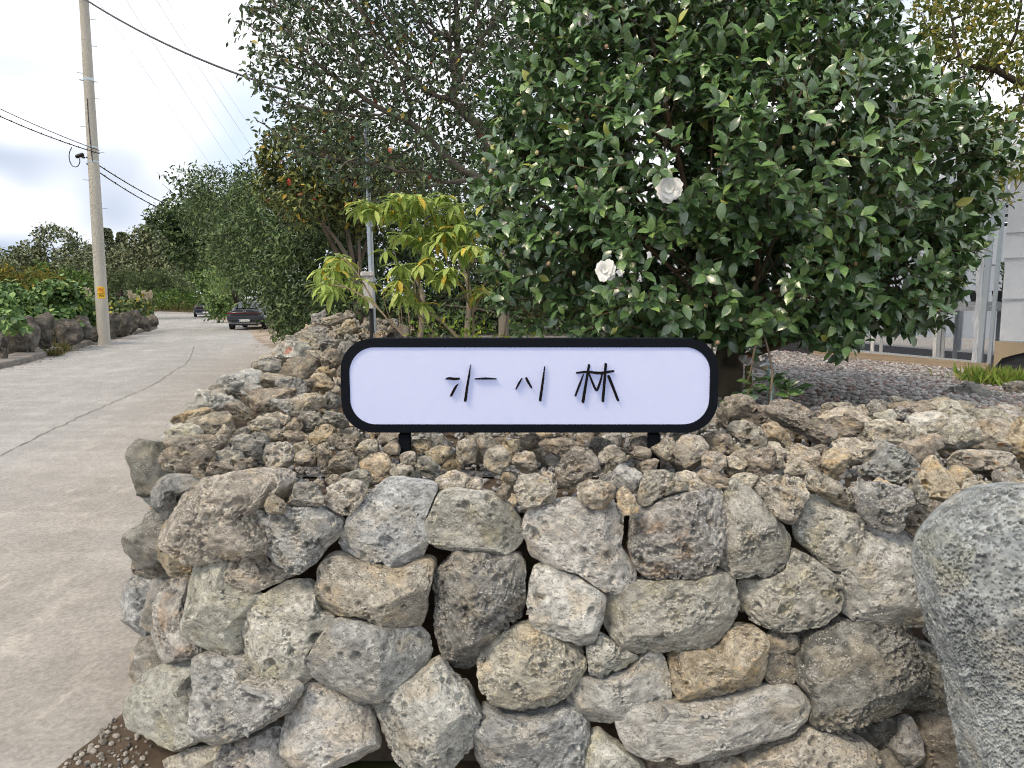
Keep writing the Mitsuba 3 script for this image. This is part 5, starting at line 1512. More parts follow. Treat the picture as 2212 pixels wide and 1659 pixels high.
def flower(c, face, R, seed, full=1.0):
    rng = np.random.default_rng(seed)
    m = MB()
    face = unit(np.asarray(face, float))
    a = unit(np.cross(face, [0.3, 0.1, 1])); b = np.cross(face, a)
    for ring_, (cnt, tilt, ln_) in enumerate(((8, 0.15, 1.0), (7, 0.55, 0.8), (6, 1.0, 0.5))):
        az = np.arange(cnt) * 2 * np.pi / cnt + ring_ * 0.4 + rng.normal(0, 0.15, cnt)
        rd = np.cos(az)[:, None] * a + np.sin(az)[:, None] * b
        tl_ = tilt + rng.normal(0, 0.15, cnt)[:, None]
        d = rd * np.cos(tl_) + face * np.sin(tl_)
        n_ = face * np.cos(tl_) - rd * np.sin(tl_)
        m.add(leaf_mesh(np.repeat(c[None], cnt, 0), d, n_, np.full(cnt, R * ln_) * rng.uniform(0.85, 1.1, cnt), np.full(cnt, R * ln_ * 0.98), LEAF_PETAL, np.tile([0.88, 0.88, 0.85], (cnt, 1))))
    return m


for (u, v_, R, y), lab in (((1308, 585, 0.056, 3.98), 'open white flower'), ((1447, 410, 0.070, 3.94), 'large open white flower half behind leaves'), ((1262, 42, 0.05, 4.5), None), ((1430, 205, 0.040, 4.32), None), ((1636, 312, 0.022, 4.1), None), ((1702, 262, 0.022, 4.3), None), ((1930, 265, 0.026, 4.5), None)):
    fm = flower(at(u, v_, y - 0.06), [-0.25, -1, 0.15], R, int(u))
    kk = numbered(k + '__flower')
    put(kk, fm.mesh(), 'm_petal', True, fm.col())
    if lab:
        labels[kk] = {'label': lab}
bud_px = [(1120, 225), (1132, 243), (1245, 405), (1248, 260), (1265, 170), (1310, 100), (1300, 160), (1370, 270), (1470, 183), (1580, 210), (1547, 335), (1435, 455), (1330, 490), (1346, 545), (1365, 540), (1205, 505), (1327, 540), (1370, 570), (1325, 600), (1340, 615), (1440, 655), (1500, 600), (1628, 602), (1680, 130), (1697, 270), (1800, 310), (1860, 262), (1715, 320), (1785, 565), (1848, 570), (1525, 660), (1600, 690), (1550, 740), (1850, 640), (1160, 330), (1090, 405), (1045, 345), (1060, 370), (1185, 570), (1240, 590), (1410, 500), (1665, 395), (1900, 460)]
for i, (u, v_) in enumerate(bud_px):
    c = at(u, v_, 4.20 + 0.0002 * abs(u - 1550))
    s = ico(1)
    vv = s[0] * np.array([0.0115, 0.0115, 0.014]) @ euler(0.4 * math.sin(i), 0.5 * math.cos(i * 2.0), 0).T + c
    put(numbered(k + '__bud'), (vv, s[1]), 'm_plain_stone', True, np.array([[0.42, 0.38, 0.20], [0.50, 0.44, 0.26], [0.44, 0.30, 0.20]])[i % 3])

# low shoots between rubble and tap
k = thing('camellia_shoot', 'low young camellia shoots with large dark leaves beside the tap', 'plant')
rng = np.random.default_rng(12)
m = MB()
sh = [((1572, 905), (1590, 870), (1606, 850), 4.4), ((1610, 870), (1625, 830), (1640, 818), 4.3), ((1660, 880), (1664, 830), (1672, 815), 4.3), ((1690, 870), (1710, 850), (1730, 832), 4.3), ((1600, 885), (1615, 860), (1640, 848), 4.25), ((1560, 900), (1575, 880), (1590, 872), 4.2), ((1690, 865), (1700, 845), (1690, 832), 4.3)]
for j, (a, b, c, y) in enumerate(sh):
    q = spline([at(*a, y), at(*b, y), at(*c, y)], 4)
    part(k, 'stem', tube(q, np.linspace(0.005, 0.003, len(q)), 5), 'm_matte', True, np.array([0.20, 0.15, 0.10]))
    for i in range(6):
        p = q[min(3 + i, len(q) - 1)]
        d = unit(np.array([math.cos(i * 2.4 + j), -0.4 + 0.3 * math.sin(i * 2.4), 0.15 + 0.3 * rng.random()]))
        L = 0.085 * rng.uniform(0.8, 1.2)
        lv, lf = leaf_arrays(p[None], d[None], unit(np.array([[0.1, -0.6, 0.8]]) + rng.normal(0, 0.3, (1, 3))), [L], [L * 0.52], LEAF_HI)
        part(k, 'leaf', (lv[0], lf), 'm_gloss_leaf', True, pick_cols(rng, 1, CAM_PAL, [0.3, 0.4, 0.3, 0, 0])[0])
hs = spline([at(1612, 830, 4.3), at(1622, 800, 4.25), at(1630, 755, 4.25), at(1640, 735, 4.3)], 4)
part(k, 'stem', tube(hs, 0.006, 6), 'm_matte', True, np.array([0.24, 0.19, 0.14]))
hs = spline([at(1664, 850, 4.2), at(1668, 800, 4.2), at(1655, 740, 4.2), at(1640, 700, 4.3)], 4)
part(k, 'stem', tube(hs, 0.006, 6), 'm_matte', True, np.array([0.24, 0.19, 0.14]))

# ------------------------------------------------------------------ the tall sparse tree behind
rng = np.random.default_rng(31)
k = thing('holly_tree', 'tall sparse broadleaf tree with grey spreading branches and small dark leaves left of the camellia', 'tree')
HL = lumps_px([(830, 150, 260, 8.3), (700, 120, 170, 8.0), (640, 190, 110, 8.0), (620, 60, 110, 8.2), (960, 100, 230, 8.6), (1070, 180, 190, 8.8), (800, -120, 300, 8.6), (1030, -140, 280, 8.8), (1150, 20, 190, 8.8), (720, 300, 120, 8.0), (850, 330, 150, 8.2), (980, 320, 130, 8.5), (600, 270, 60, 7.9), (560, 160, 50, 7.9)])
A = []
for c, r in HL:
    n = int(700 * r ** 2.2) + 30
    d = rdirs(rng, n) * (rng.random((n, 1)) ** (1 / 2.4)) * r
    A.append(c + d * [1, 0.75, 1])
A = np.vstack(A)
root = [at(1088, 740, 8.3), at(1089, 650, 8.3), at(1090, 560, 8.3), at(1083, 480, 8.3), at(1072, 420, 8.3), at(1040, 385, 8.3), at(1000, 370, 8.25), at(960, 335, 8.2), at(920, 290, 8.2), at(880, 262, 8.2), at(1060, 340, 8.4), at(1040, 280, 8.5), at(1000, 240, 8.5), at(975, 210, 8.5), at(985, 180, 8.5), at(960, 395, 8.1), at(910, 370, 8.0)]
rp = [-1, 0, 1, 2, 3, 4, 5, 6, 7, 8, 4, 10, 11, 12, 13, 5, 15]
nodes, par = colonise(rng, A, root, rp, 0.12, 1.2, 0.155, 60, bias=(-0.05, 0, 0.10))
m, rad, kids = skeleton_mesh(nodes, par, 0.0050, 0.38, 0.075)
v, f = m.mesh()
part(k, 'branches', (v, f), 'm_matte', True, bark_cols(v, (0.11, 0.095, 0.08), (0.24, 0.215, 0.18), 5, 9), kind='stuff')
tips = np.where((rad < 0.0115) & (np.arange(len(nodes)) >= len(root)))[0]
per = 9
base = np.repeat(nodes[tips], per, 0) + rng.normal(0, 0.05, (len(tips) * per, 3))
tdir = np.repeat(unit(nodes[tips] - nodes[par[tips]]), per, 0)
keep = rng.random(len(base)) < np.clip(0.95 - 0.5 * np.clip((base[:, 0] + 0.2) / 0.8, 0, 1), 0.35, 1)
base, tdir = base[keep], tdir[keep]
n = len(base)
d = unit(tdir * 0.5 + rdirs(rng, n) * 0.8 + [0, 0, -0.25])
L = 0.066 * rng.uniform(0.7, 1.3, n)
mm = leaf_mesh(base, d, unit(rdirs(rng, n) * 0.7 + [0, -0.1, 0.6]), L, L * 0.52, LEAF_MID, pick_cols(rng, n, [(0.060, 0.096, 0.05), (0.085, 0.13, 0.06), (0.12, 0.17, 0.07), (0.34, 0.26, 0.04), (0.25, 0.07, 0.04)], [0.45, 0.40, 0.13, 0.015, 0.006]))
put_leaves(k, 'crown', mm, 'm_foliage')

# ------------------------------------------------------------------ the bright shrub with whorled leaves
rng = np.random.default_rng(52)
k = thing('whorled_shrub', 'bright yellow green shrub of bare forked stems and drooping leaf whorls behind the sign', 'shrub')
YS = 6.2
STEMS = [([(1470, 1530), (1340, 1390), (1200, 1290), (1130, 1180), (1010, 1090)], 30, 0), ([(1130, 1170), (1150, 1020), (1185, 880), (1110, 790), (1000, 700)], 14, 0), ([(1185, 880), (1330, 760), (1410, 640)], 10, 0), ([(1310, 1530), (1180, 1370), (1090, 1230), (1090, 1050), (990, 940)], 18, 1),
         ([(1040, 1520), (900, 1380), (810, 1280), (700, 1190), (560, 1110), (420, 1080)], 18, -1), ([(810, 1280), (720, 1130), (650, 1010), (560, 900), (500, 860)], 14, -1), ([(560, 1110), (470, 1060), (400, 1020)], 8, -1), ([(650, 1010), (640, 890)], 8, -1),
         ([(1590, 1530), (1580, 1300), (1550, 1170), (1540, 960), (1510, 840), (1500, 700)], 22, 1), ([(1570, 1290), (1480, 1080), (1400, 960), (1350, 850), (1260, 720), (1200, 560), (1150, 420)], 20, 1), ([(1590, 1300), (1690, 1060), (1790, 920), (1800, 760)], 20, 0), ([(1830, 1530), (1860, 1300), (1820, 1000), (1800, 850)], 14, 1),
         ([(990, 1450), (960, 1150)], 12, 2), ([(1010, 1450), (985, 1180)], 10, 2), ([(1075, 1480), (1040, 1180), (1050, 1050)], 14, 2), ([(955, 1430), (880, 1300), (830, 1070)], 9, 2), ([(1250, 1520), (1140, 1350), (1100, 1000)], 12, 2), ([(1500, 700), (1430, 560), (1420, 440)], 9, 1), ([(1260, 720), (1300, 600), (1310, 400)], 8, 1), ([(1350, 850), (1240, 700), (1180, 620)], 8, 1), ([(960, 900), (930, 700), (1000, 600), (1000, 400)], 9, 1), ([(1000, 600), (880, 500), (740, 420)], 8, 1), ([(1590, 1290), (1510, 1180), (1440, 1160)], 12, 0), ([(1540, 960), (1640, 840), (1690, 800)], 9, 1), ([(1690, 1060), (1620, 1110)], 8, 0)]
for pts, w, dy in STEMS:
    q = spline([at(*c3(*p), YS + 0.25 * dy) for p in pts], 4)
    r = w / 2.074 / K_ / F * YS / 2
    m = tube(q, np.linspace(r, r * 0.55, len(q)), 7)
    part(k, 'stem', m, 'm_matte', True, bark_cols(m[0], (0.17, 0.12, 0.085) if w > 25 else (0.25, 0.20, 0.14), (0.36, 0.29, 0.21), 4, 14))
WH = [(720, 400), (860, 430), (1000, 350), (900, 470), (1150, 380), (1310, 360), (1420, 430), (1060, 500), (1240, 420), (1310, 510), (1430, 500), (1000, 680), (1060, 650), (1130, 700), (1180, 620), (1260, 620), (1350, 650), (1440, 620), (1210, 700), (1300, 720), (1420, 720), (1500, 780), (1570, 760), (1690, 790), (1760, 720), (1790, 860), (470, 850), (540, 880), (330, 960), (400, 1030), (440, 960), (360, 1080), (420, 1150), (580, 1040), (700, 1050), (680, 1170), (980, 920), (1080, 930), (1150, 920), (1010, 990), (970, 1040), (1080, 1150), (990, 1150), (1330, 950), (1390, 940), (1370, 990), (1240, 1010), (1340, 1040), (1600, 1130), (1660, 1100), (1160, 1240), (870, 800), (1210, 800), (1050, 370), (950, 390), (1360, 590), (1500, 620), (1620, 640), (680, 440), (780, 470), (1100, 350)]
WH = WH + [(w[0] + rng.normal(0, 38), w[1] + rng.normal(0, 34)) for w in WH[:62:2] + WH[1:30:2]]
pos, dd, nn2, LL = [], [], [], []
for j, w in enumerate(WH):
    c = at(*c3(*w), YS + rng.uniform(-0.25, 0.3))
    cnt = rng.integers(9, 13)
    az = np.arange(cnt) * 2.4 + rng.uniform(0, 6)
    tilt = rng.uniform(-0.95, 0.25, cnt)
    d = np.stack([np.cos(az) * np.cos(tilt), np.sin(az) * np.cos(tilt), np.sin(tilt)], -1)
    pos.append(np.repeat(c[None], cnt, 0) + d * 0.008); dd.append(d); nn2.append(np.stack([-np.cos(az) * np.sin(tilt), -np.sin(az) * np.sin(tilt), np.cos(tilt)], -1)); LL.append(0.142 * rng.uniform(0.7, 1.25, cnt))
pos, dd, nn2, LL = np.vstack(pos), np.vstack(dd), np.vstack(nn2), np.concatenate(LL)
lc = pick_cols(rng, len(pos), [(0.29, 0.40, 0.12), (0.40, 0.51, 0.15), (0.50, 0.58, 0.19), (0.66, 0.52, 0.10)], [0.36, 0.40, 0.18, 0.06], 0.2)
v, f = leaf_arrays(pos, dd, nn2, LL, LL * 0.29, LEAF_LONG)
front_first = np.argsort(pos[:, 1])
for i in front_first[:300]:
    put(numbered(k + '__leaf'), (v[i], f), 'm_leaf', True, lc[i])
r_ = front_first[300:]
if len(r_):
    m = leaf_mesh(pos[r_], dd[r_], nn2[r_], LL[r_], LL[r_] * 0.29, LEAF_LONG, lc[r_])
    put_leaves(k, 'foliage', m, 'm_leaf')
for j, w in enumerate(WH[:45]):
    s = ico(1)
    put(numbered(k + '__bud'), (s[0] * 0.011 + at(*c3(*w), YS - 0.02) + [0, -0.01, 0.012], s[1]), 'm_plain_stone', True, np.array([0.42, 0.46, 0.30]))
# sprouts at its foot
k = thing('yellow_groundcover', 'low yellow green sprouts at the foot of the whorled shrub', 'plant')
rows = [(960, 722, 45, 5.6), (1050, 728, 45, 5.6), (1120, 725, 40, 5.7), (1000, 705, 30, 6.0), (905, 722, 28, 5.5)]
put_leaves(k, 'leaves', crown(rng, lumps_px(rows), 260, 0.045, [(0.22, 0.32, 0.05), (0.14, 0.24, 0.05), (0.35, 0.36, 0.06)], [0.5, 0.3, 0.2], LEAF_MID, 0.45, -0.3, 0.45), 'm_leaf')

# ------------------------------------------------------------------ trees and hedges left of it
DK = [(0.040, 0.070, 0.026), (0.068, 0.112, 0.038), (0.105, 0.160, 0.052), (0.16, 0.22, 0.07)]
MD = [(0.060, 0.110, 0.036), (0.095, 0.165, 0.048), (0.14, 0.22, 0.06), (0.22, 0.28, 0.08)]
tree('berry_tree', 'broad tree with yellowing leaves and red berries below the sparse tree', 'tree', [(640, 345, 75, 12.5), (690, 310, 80, 12.5), (600, 400, 50, 12.3), (650, 430, 60, 12.2), (720, 380, 80, 12.8), (780, 340, 80, 13), (600, 330, 40, 12.4), (840, 400, 80, 13), (770, 440, 70, 12.8)], 0.085,
     [(0.06, 0.085, 0.03), (0.11, 0.145, 0.045), (0.20, 0.22, 0.05), (0.42, 0.27, 0.03), (0.30, 0.02, 0.015)], [0.34, 0.34, 0.2, 0.04, 0.010], 150, at(800, 735, 12.9), 0.09, 61, tmpl=LEAF_MID, holes=0.34)
tree('evergreen_hedge_tree', 'big dark evergreen hanging over the verge beside the grey car', 'tree', [(560, 440, 85, 19), (480, 430, 70, 24), (620, 500, 90, 17), (540, 540, 80, 19), (640, 590, 85, 15.5), (570, 600, 60, 17), (500, 500, 60, 21), (690, 520, 90, 15), (590, 625, 38, 17), (440, 470, 45, 25), (655, 690, 45, 15.2), (620, 700, 34, 16), (690, 680, 45, 14.8), (612, 665, 42, 16.5)], 0.13,
     DK, [0.25, 0.35, 0.3, 0.10], 95, at(660, 735, 16.2), 0.12, 62, bark=((0.04, 0.034, 0.028), (0.10, 0.085, 0.065)), aspect=0.34, holes=0.33)
tree('dense_understorey_tree', 'dark dense evergreen over the far end of the stone wall', 'tree', [(720, 470, 90, 14), (760, 560, 90, 13.5), (700, 630, 70, 13.5), (770, 650, 60, 12.8), (830, 500, 90, 14), (860, 600, 90, 14), (650, 660, 45, 14), (930, 520, 100, 14.5), (960, 640, 90, 14.5), (1050, 560, 110, 14.5), (1060, 680, 80, 14), (1160, 620, 100, 14), (880, 690, 60, 13), (960, 710, 60, 13.2), (1120, 710, 60, 13.5), (800, 700, 40, 12.8), (1200, 700, 60, 13.5), (700, 560, 80, 15.5), (690, 620, 70, 15), (740, 520, 70, 15.5), (1060, 640, 80, 15)], 0.11,
     DK, [0.5, 0.32, 0.15, 0.03], 70, at(760, 735, 13.8), 0.12, 63, aspect=0.45, holes=0.36)
tree('round_dark_tree', 'round dark tree rising above the far car at the road bend', 'tree', [(400, 430, 62, 40), (450, 415, 55, 40), (365, 470, 38, 40), (430, 490, 60, 40), (500, 450, 60, 40), (480, 510, 70, 38), (400, 540, 40, 40), (520, 560, 60, 36)], 0.24,
     DK, [0.34, 0.34, 0.24, 0.08], 34, at(525, 686, 43), 0.16, 64, bark=((0.04, 0.034, 0.028), (0.10, 0.085, 0.065)), aspect=0.5, holes=0.36)
tree('ivy_clad_tree', 'bright green creeper clad trunk between the two parked cars', 'tree', [(440, 560, 34, 66), (455, 605, 32, 66), (425, 590, 20, 68), (478, 600, 36, 52), (478, 650, 26, 50), (470, 672, 18, 50), (463, 640, 20, 56)], 0.24,
     MD, [0.15, 0.35, 0.35, 0.15], 40, None, 0.2, 65, aspect=0.55, holes=0.32)
tree('roadside_bush', 'loose grey green bush hanging in front of the grey car', 'bush', [(588, 655, 24, 30), (606, 682, 30, 26), (628, 705, 32, 22), (592, 630, 30, 30), (645, 715, 28, 19)], 0.10,
     [(0.055, 0.075, 0.04), (0.10, 0.125, 0.06), (0.20, 0.18, 0.11), (0.16, 0.20, 0.06)], [0.35, 0.35, 0.15, 0.15], 90, None, 0.05, 66, aspect=0.3, holes=0.38)
tree('light_green_bush', 'pale yellow green bush under the dark evergreen beside the grey car', 'bush', [(500, 560, 40, 24), (490, 600, 34, 25), (530, 595, 36, 22), (474, 615, 22, 27)], 0.13, MD, [0.2, 0.3, 0.3, 0.2], 60, None, 0.06, 67, aspect=0.35, holes=0.36)
tree('backdrop_evergreen', 'dark evergreen mass filling the back between the shrub and the camellia', 'tree', [(1130, 430, 130, 16), (1020, 430, 120, 16.5), (1150, 560, 120, 16), (1260, 520, 120, 16), (900, 430, 120, 17), (1240, 640, 90, 15.5), (1010, 560, 120, 16.5), (1080, 690, 70, 15), (960, 690, 70, 15.5), (1190, 700, 70, 15), (1290, 690, 60, 15)], 0.12,
     DK, [0.4, 0.35, 0.2, 0.05], 48, at(1140, 735, 16), 0.14, 68, holes=0.36)
for i, ((u, v0, v1, y), lab) in enumerate((((1005, 700, 560, 12.5), 'dark thin trunk in the shade behind the whorled shrub'), ((905, 700, 585, 12.0), 'pale crooked stem in the shade right of the steel pole'))):
    t = thing('bare_stem', lab, 'stem')
    m = tube(spline([at(u, v0 + 60, y), at(u + 8, (v0 + v1) / 2, y), at(u - 14, v1, y)], 5), np.linspace(0.05, 0.03, 11), 7)
    put(t, m, 'm_matte', True, bark_cols(m[0]))

# the yellowing tree at the right edge
rng = np.random.default_rng(90)
k = thing('yellowing_tree', 'thin yellowing tree reaching in above the greenhouse at the right', 'tree')
YL = lumps_px([(2110, 60, 110, 8.3), (2180, 180, 110, 8.0), (2060, 140, 70, 8.4), (2200, 320, 80, 7.8), (2110, 250, 70, 8.2), (2230, 60, 130, 8), (2040, 30, 70, 8.6), (2190, 400, 40, 7.6), (2160, -60, 130, 8.2)])
A = np.vstack([c + rdirs(rng, 70) * (rng.random((70, 1)) ** 0.42) * r * [1, 0.8, 1] for c, r in YL])
root = [at(2420, 800, 8.2), at(2410, 600, 8.2), at(2380, 400, 8.2), at(2310, 280, 8.2), at(2220, 190, 8.2), at(2150, 150, 8.2), at(2080, 140, 8.2)]
nodes, par = colonise(rng, A, root, [-1, 0, 1, 2, 3, 4, 5], 0.12, 1.4, 0.2, 50)
m, rad, kids = skeleton_mesh(nodes, par, 0.006, 0.45, 0.10)
v, f = m.mesh()
part(k, 'branches', (v, f), 'm_matte', True, bark_cols(v, (0.06, 0.05, 0.04), (0.13, 0.11, 0.09), 5, 9), kind='stuff')
P, N = shell_points(rng, YL, 620, 0.95, 0.9)
P = P[nfbm(P * 3.0, 33, 2) > 0.40]
n = len(P)
mm = leaf_mesh(P, unit(rdirs(rng, n) + [0, 0, -0.5]), unit(rdirs(rng, n) * 0.8 + [0, 0, 0.5]), 0.066 * rng.uniform(0.7, 1.3, n), 0.034 * rng.uniform(0.8, 1.2, n), LEAF_MID, pick_cols(rng, n, [(0.11, 0.15, 0.05), (0.19, 0.22, 0.065), (0.30, 0.29, 0.08), (0.40, 0.31, 0.07)], [0.34, 0.38, 0.22, 0.06]))
put_leaves(k, 'crown', mm, 'm_leaf')

# ------------------------------------------------------------------ the field left of the road
FG = [(0.105, 0.135, 0.07), (0.135, 0.165, 0.08), (0.165, 0.19, 0.09), (0.20, 0.195, 0.105)]
FARS = [('far_pine_tree', 'flat topped far pine with pale bare limbs left of the pole', 'tree', [(105, 515, 28, 85), (140, 520, 26, 85), (165, 555, 26, 85), (100, 560, 30, 85), (60, 555, 30, 85), (130, 575, 30, 85)], 0.55, at(143, 622, 85), 0.3),
        ('far_pine_tree', 'low spreading far pine with white limbs touching the pole', 'tree', [(185, 570, 26, 80), (160, 585, 26, 80), (205, 585, 24, 80), (190, 535, 12, 84)], 0.5, at(170, 625, 80), 0.3),
        ('far_broadleaf_tree', 'dark far tree clump at the left edge behind the yellow bushes', 'tree', [(20, 565, 30, 90), (50, 590, 26, 90), (0, 590, 30, 90), (85, 600, 22, 88)], 0.5, at(30, 625, 90), 0.25),
        ('far_broadleaf_tree', 'tall brownish far tree right of the conifer behind the pole', 'tree', [(300, 520, 26, 88), (335, 510, 30, 88), (330, 550, 34, 88), (290, 560, 30, 88), (370, 540, 34, 86), (355, 580, 34, 86), (300, 590, 28, 86)], 0.55, at(330, 640, 88), 0.35),
        ('far_broadleaf_tree', 'rounded far tree left of the round dark tree at the bend', 'tree', [(390, 560, 26, 80), (385, 600, 28, 80), (400, 620, 24, 78), (375, 500, 20, 84)], 0.5, at(390, 645, 80), 0.3),
        ('far_broadleaf_tree', 'dark low far tree just right of the pole', 'tree', [(250, 570, 24, 92), (270, 590, 26, 92), (240, 600, 22, 92), (262, 545, 16, 92)], 0.5, at(255, 635, 92), 0.25)]
for i, (nm, lab, cat, rows, sz, b, r0) in enumerate(FARS):
    tree(nm, lab, cat, rows, sz * 0.62, FG, [0.3, 0.35, 0.25, 0.1], 19, b, r0, 200 + i, tmpl=LEAF_LO, aspect=0.6, holes=0.30, inner=1.0, bark=((0.24, 0.22, 0.19), (0.42, 0.40, 0.36)) if 'pine' in nm else ((0.08, 0.07, 0.06), (0.16, 0.14, 0.11)))
for i, (u, v0, v1, y, lab) in enumerate(((231, 600, 492, 95, 'slim far conifer right beside the pole'), (262, 600, 500, 97, 'slim far conifer behind the low dark tree'), (325, 560, 470, 98, 'tall thin far conifer behind the brownish tree'))):
    rng = np.random.default_rng(300 + i)
    t = thing('far_conifer', lab, 'tree')
    b, tp_ = at(u, 640, y), at(u, v1, y)
    part(t, 'trunk', tube([b, tp_], [0.25, 0.04], 6), 'm_matte', True, np.array([0.09, 0.075, 0.06]))
    n = 2600
    hgt = rng.random(n) ** 0.8
    ph = hgt * 34
    rad = (1 - hgt) * 2.3 * (0.45 + 0.55 * np.abs(np.sin(ph))) * rng.random(n) ** 0.5 + 0.1
    az = rng.uniform(0, 6.28, n)
    P = b + (tp_ - b) * (0.18 + 0.82 * hgt)[:, None] + np.stack([np.cos(az) * rad, np.sin(az) * rad, -0.25 * rad], -1)
    put_leaves(t, 'crown', leaf_mesh(P, unit(np.stack([np.cos(az), np.sin(az), az * 0 - 0.25], -1)), rdirs(rng, n) + [0, 0, 1], np.full(n, 0.5), np.full(n, 0.18), LEAF_LO, pick_cols(rng, n, FG, [0.55, 0.35, 0.1, 0])), 'm_foliage')
# a continuous far wood behind them
rng = np.random.default_rng(310)
rows = [(u, 590 + 14 * math.sin(u * 0.09) + 8 * math.sin(u * 0.31), 40, 120) for u in range(-200, 520, 26)] + [(u, 625, 36, 118) for u in range(-200, 520, 26)]
m = crown(rng, lumps_px(rows), 3.6, 0.9, FG, [0.35, 0.35, 0.22, 0.08], LEAF_LO, 0.6, 0.1, 0.3)
put('far_wood', m[:2], 'm_foliage', False, m[2]); labels['far_wood'] = {'label': 'continuous far wood closing the field at the horizon', 'kind': 'stuff'}
BUSH = [('golden_bush', 'golden yellow bush beyond the field at the left edge', [(30, 610, 26, 34), (75, 605, 24, 35), (110, 612, 22, 36), (0, 600, 30, 34), (60, 640, 24, 32), (110, 640, 20, 33)], 0.19, [(0.17, 0.17, 0.05), (0.24, 0.21, 0.05), (0.38, 0.27, 0.05), (0.13, 0.16, 0.05)], [0.34, 0.24, 0.12, 0.30], 36),
        ('field_bush', 'light green tall bush behind the golden bush left of the pole', [(150, 600, 22, 42), (180, 612, 22, 42), (90, 590, 20, 44), (130, 625, 20, 42)], 0.2, MD, [0.25, 0.35, 0.3, 0.1], 30),
        ('field_bush', 'grey green bush mound at mid distance right of the pole', [(300, 612, 24, 60), (340, 608, 28, 60), (375, 618, 26, 60), (270, 600, 18, 62), (240, 610, 20, 62)], 0.24, [(0.07, 0.10, 0.05), (0.11, 0.145, 0.07), (0.15, 0.185, 0.085)], [0.4, 0.4, 0.2], 22),
        ('field_bush', 'bright green bush behind the boulders at the road bend', [(330, 645, 18, 58), (370, 640, 18, 58), (400, 640, 16, 60), (420, 645, 14, 62), (300, 640, 16, 58)], 0.2, MD, [0.2, 0.35, 0.3, 0.15], 26),
        ('creeper_bush', 'low dark and yellow creeper bush just right of the pole behind the boulders', [(245, 665, 18, 33), (270, 668, 18, 34), (295, 665, 17, 36), (250, 690, 14, 31), (320, 672, 10, 38)], 0.17, [(0.04, 0.075, 0.025), (0.08, 0.125, 0.035), (0.20, 0.22, 0.045), (0.40, 0.32, 0.04)], [0.35, 0.35, 0.2, 0.1], 46),
        ('creeper_bush', 'broad leafy green creeper heaped over the boulders left of the pole', [(110, 640, 34, 26), (150, 650, 34, 26), (80, 670, 30, 24), (130, 690, 26, 24), (180, 670, 26, 27), (195, 700, 18, 27), (60, 690, 20, 23), (40, 660, 22, 25)], 0.155, [(0.055, 0.11, 0.038), (0.09, 0.17, 0.05), (0.14, 0.24, 0.065), (0.23, 0.32, 0.07)], [0.25, 0.34, 0.26, 0.15], 85),
        ('creeper_bush', 'leafy creeper hanging over the leftmost boulders at the left edge', [(15, 690, 20, 20), (35, 705, 14, 19.5), (0, 670, 30, 21), (10, 640, 30, 23)], 0.15, [(0.06, 0.12, 0.042), (0.10, 0.19, 0.055), (0.16, 0.26, 0.07)], [0.3, 0.4, 0.3], 60)]
for i, (nm, lab, rows, sz, pal, w, dens) in enumerate(BUSH):
    creeper = nm == 'creeper_bush'
    tree(nm, lab, 'bush', rows, sz, pal, w, dens, None, 0.05, 400 + i, tmpl=LEAF_MID if creeper else LEAF_LO, aspect=0.85 if creeper else 0.5, mat='m_leaf' if not creeper else 'm_foliage', holes=0.30, droop=0.5 if creeper else 0.2)
# pampas plumes and field grass
rng = np.random.default_rng(500)
pl_px = [(148, 655, 36), (160, 650, 36), (187, 645, 38), (192, 655, 34), (210, 660, 33), (282, 648, 45), (290, 655, 45), (310, 645, 48), (318, 650, 48), (326, 646, 48), (170, 665, 33), (300, 660, 44)]
for i, (u, v_, y) in enumerate(pl_px):
    t = thing('pampas_grass', 'pale feathery silver grass plume ' + ('left of' if u < 215 else 'right of') + ' the pole in the field', 'grass', 'silver grass plumes ' + ('left of' if u < 215 else 'right of') + ' the pole')
    c = at(u, v_, y)
    part(t, 'stem', tube([c * [1, 1, 0] + [0.1, 0, 0], c], [0.012, 0.007], 4), 'm_matte', True, np.array([0.30, 0.26, 0.14]))
    n = 90
    q = rng.random(n)
    P = c + np.c_[rng.normal(0, 0.03, n), rng.normal(0, 0.03, n), q * 0.42]
    put_leaves(t, 'plume', leaf_mesh(P, unit(np.c_[rng.normal(0, 0.5, n), rng.normal(0, 0.5, n), np.ones(n)]), rdirs(rng, n), np.full(n, 0.2), np.full(n, 0.04), LEAF_LO, np.tile([0.62, 0.55, 0.44], (n, 1)) * rng.uniform(0.8, 1.15, (n, 1))), 'm_leaf')


def blades(rng, pts, h, w, palette, weights, lean=0.35):
    n = len(pts)
    d = unit(np.c_[rng.normal(0, lean, n), rng.normal(0, lean, n), np.ones(n)])
    nr = unit(np.c_[rng.normal(0, 1, n), rng.normal(0, 1, n), rng.normal(0, .2, n)])
    L = h * rng.uniform(0.5, 1.3, n)
    return leaf_mesh(pts, d, nr, L, np.full(n, w), LEAF_LO, pick_cols(rng, n, palette, weights))


n = 26000
gx, gy = rng.uniform(-62, -9, n), 24 + 80 * rng.random(n) ** 1.4
kx = np.interp(gy, KERB[:, 1][:8], KERB[:, 0][:8]) - 1.0
bend = (gy > 37) & (gx > -(gy * 0.52) - 4) & (gy < 60)
import shapely
road_poly = Polygon(np.vstack([kl, rl[::-1]])).buffer(0.8)
ok = np.where(gy <= 38, gx < kx, gx < -0.30 * gy) & ~shapely.contains_xy(road_poly, gx, gy)
m = blades(rng, np.c_[gx[ok], gy[ok], np.zeros(ok.sum())], 0.95, 0.10, [(0.10, 0.13, 0.045), (0.17, 0.18, 0.06), (0.28, 0.24, 0.10), (0.07, 0.10, 0.035)], [0.35, 0.3, 0.2, 0.15])
put('field_grass', m[:2], 'm_leaf', False, m[2]); labels['field_grass'] = {'label': 'tall green and straw coloured weeds over the field left of the road', 'kind': 'stuff'}
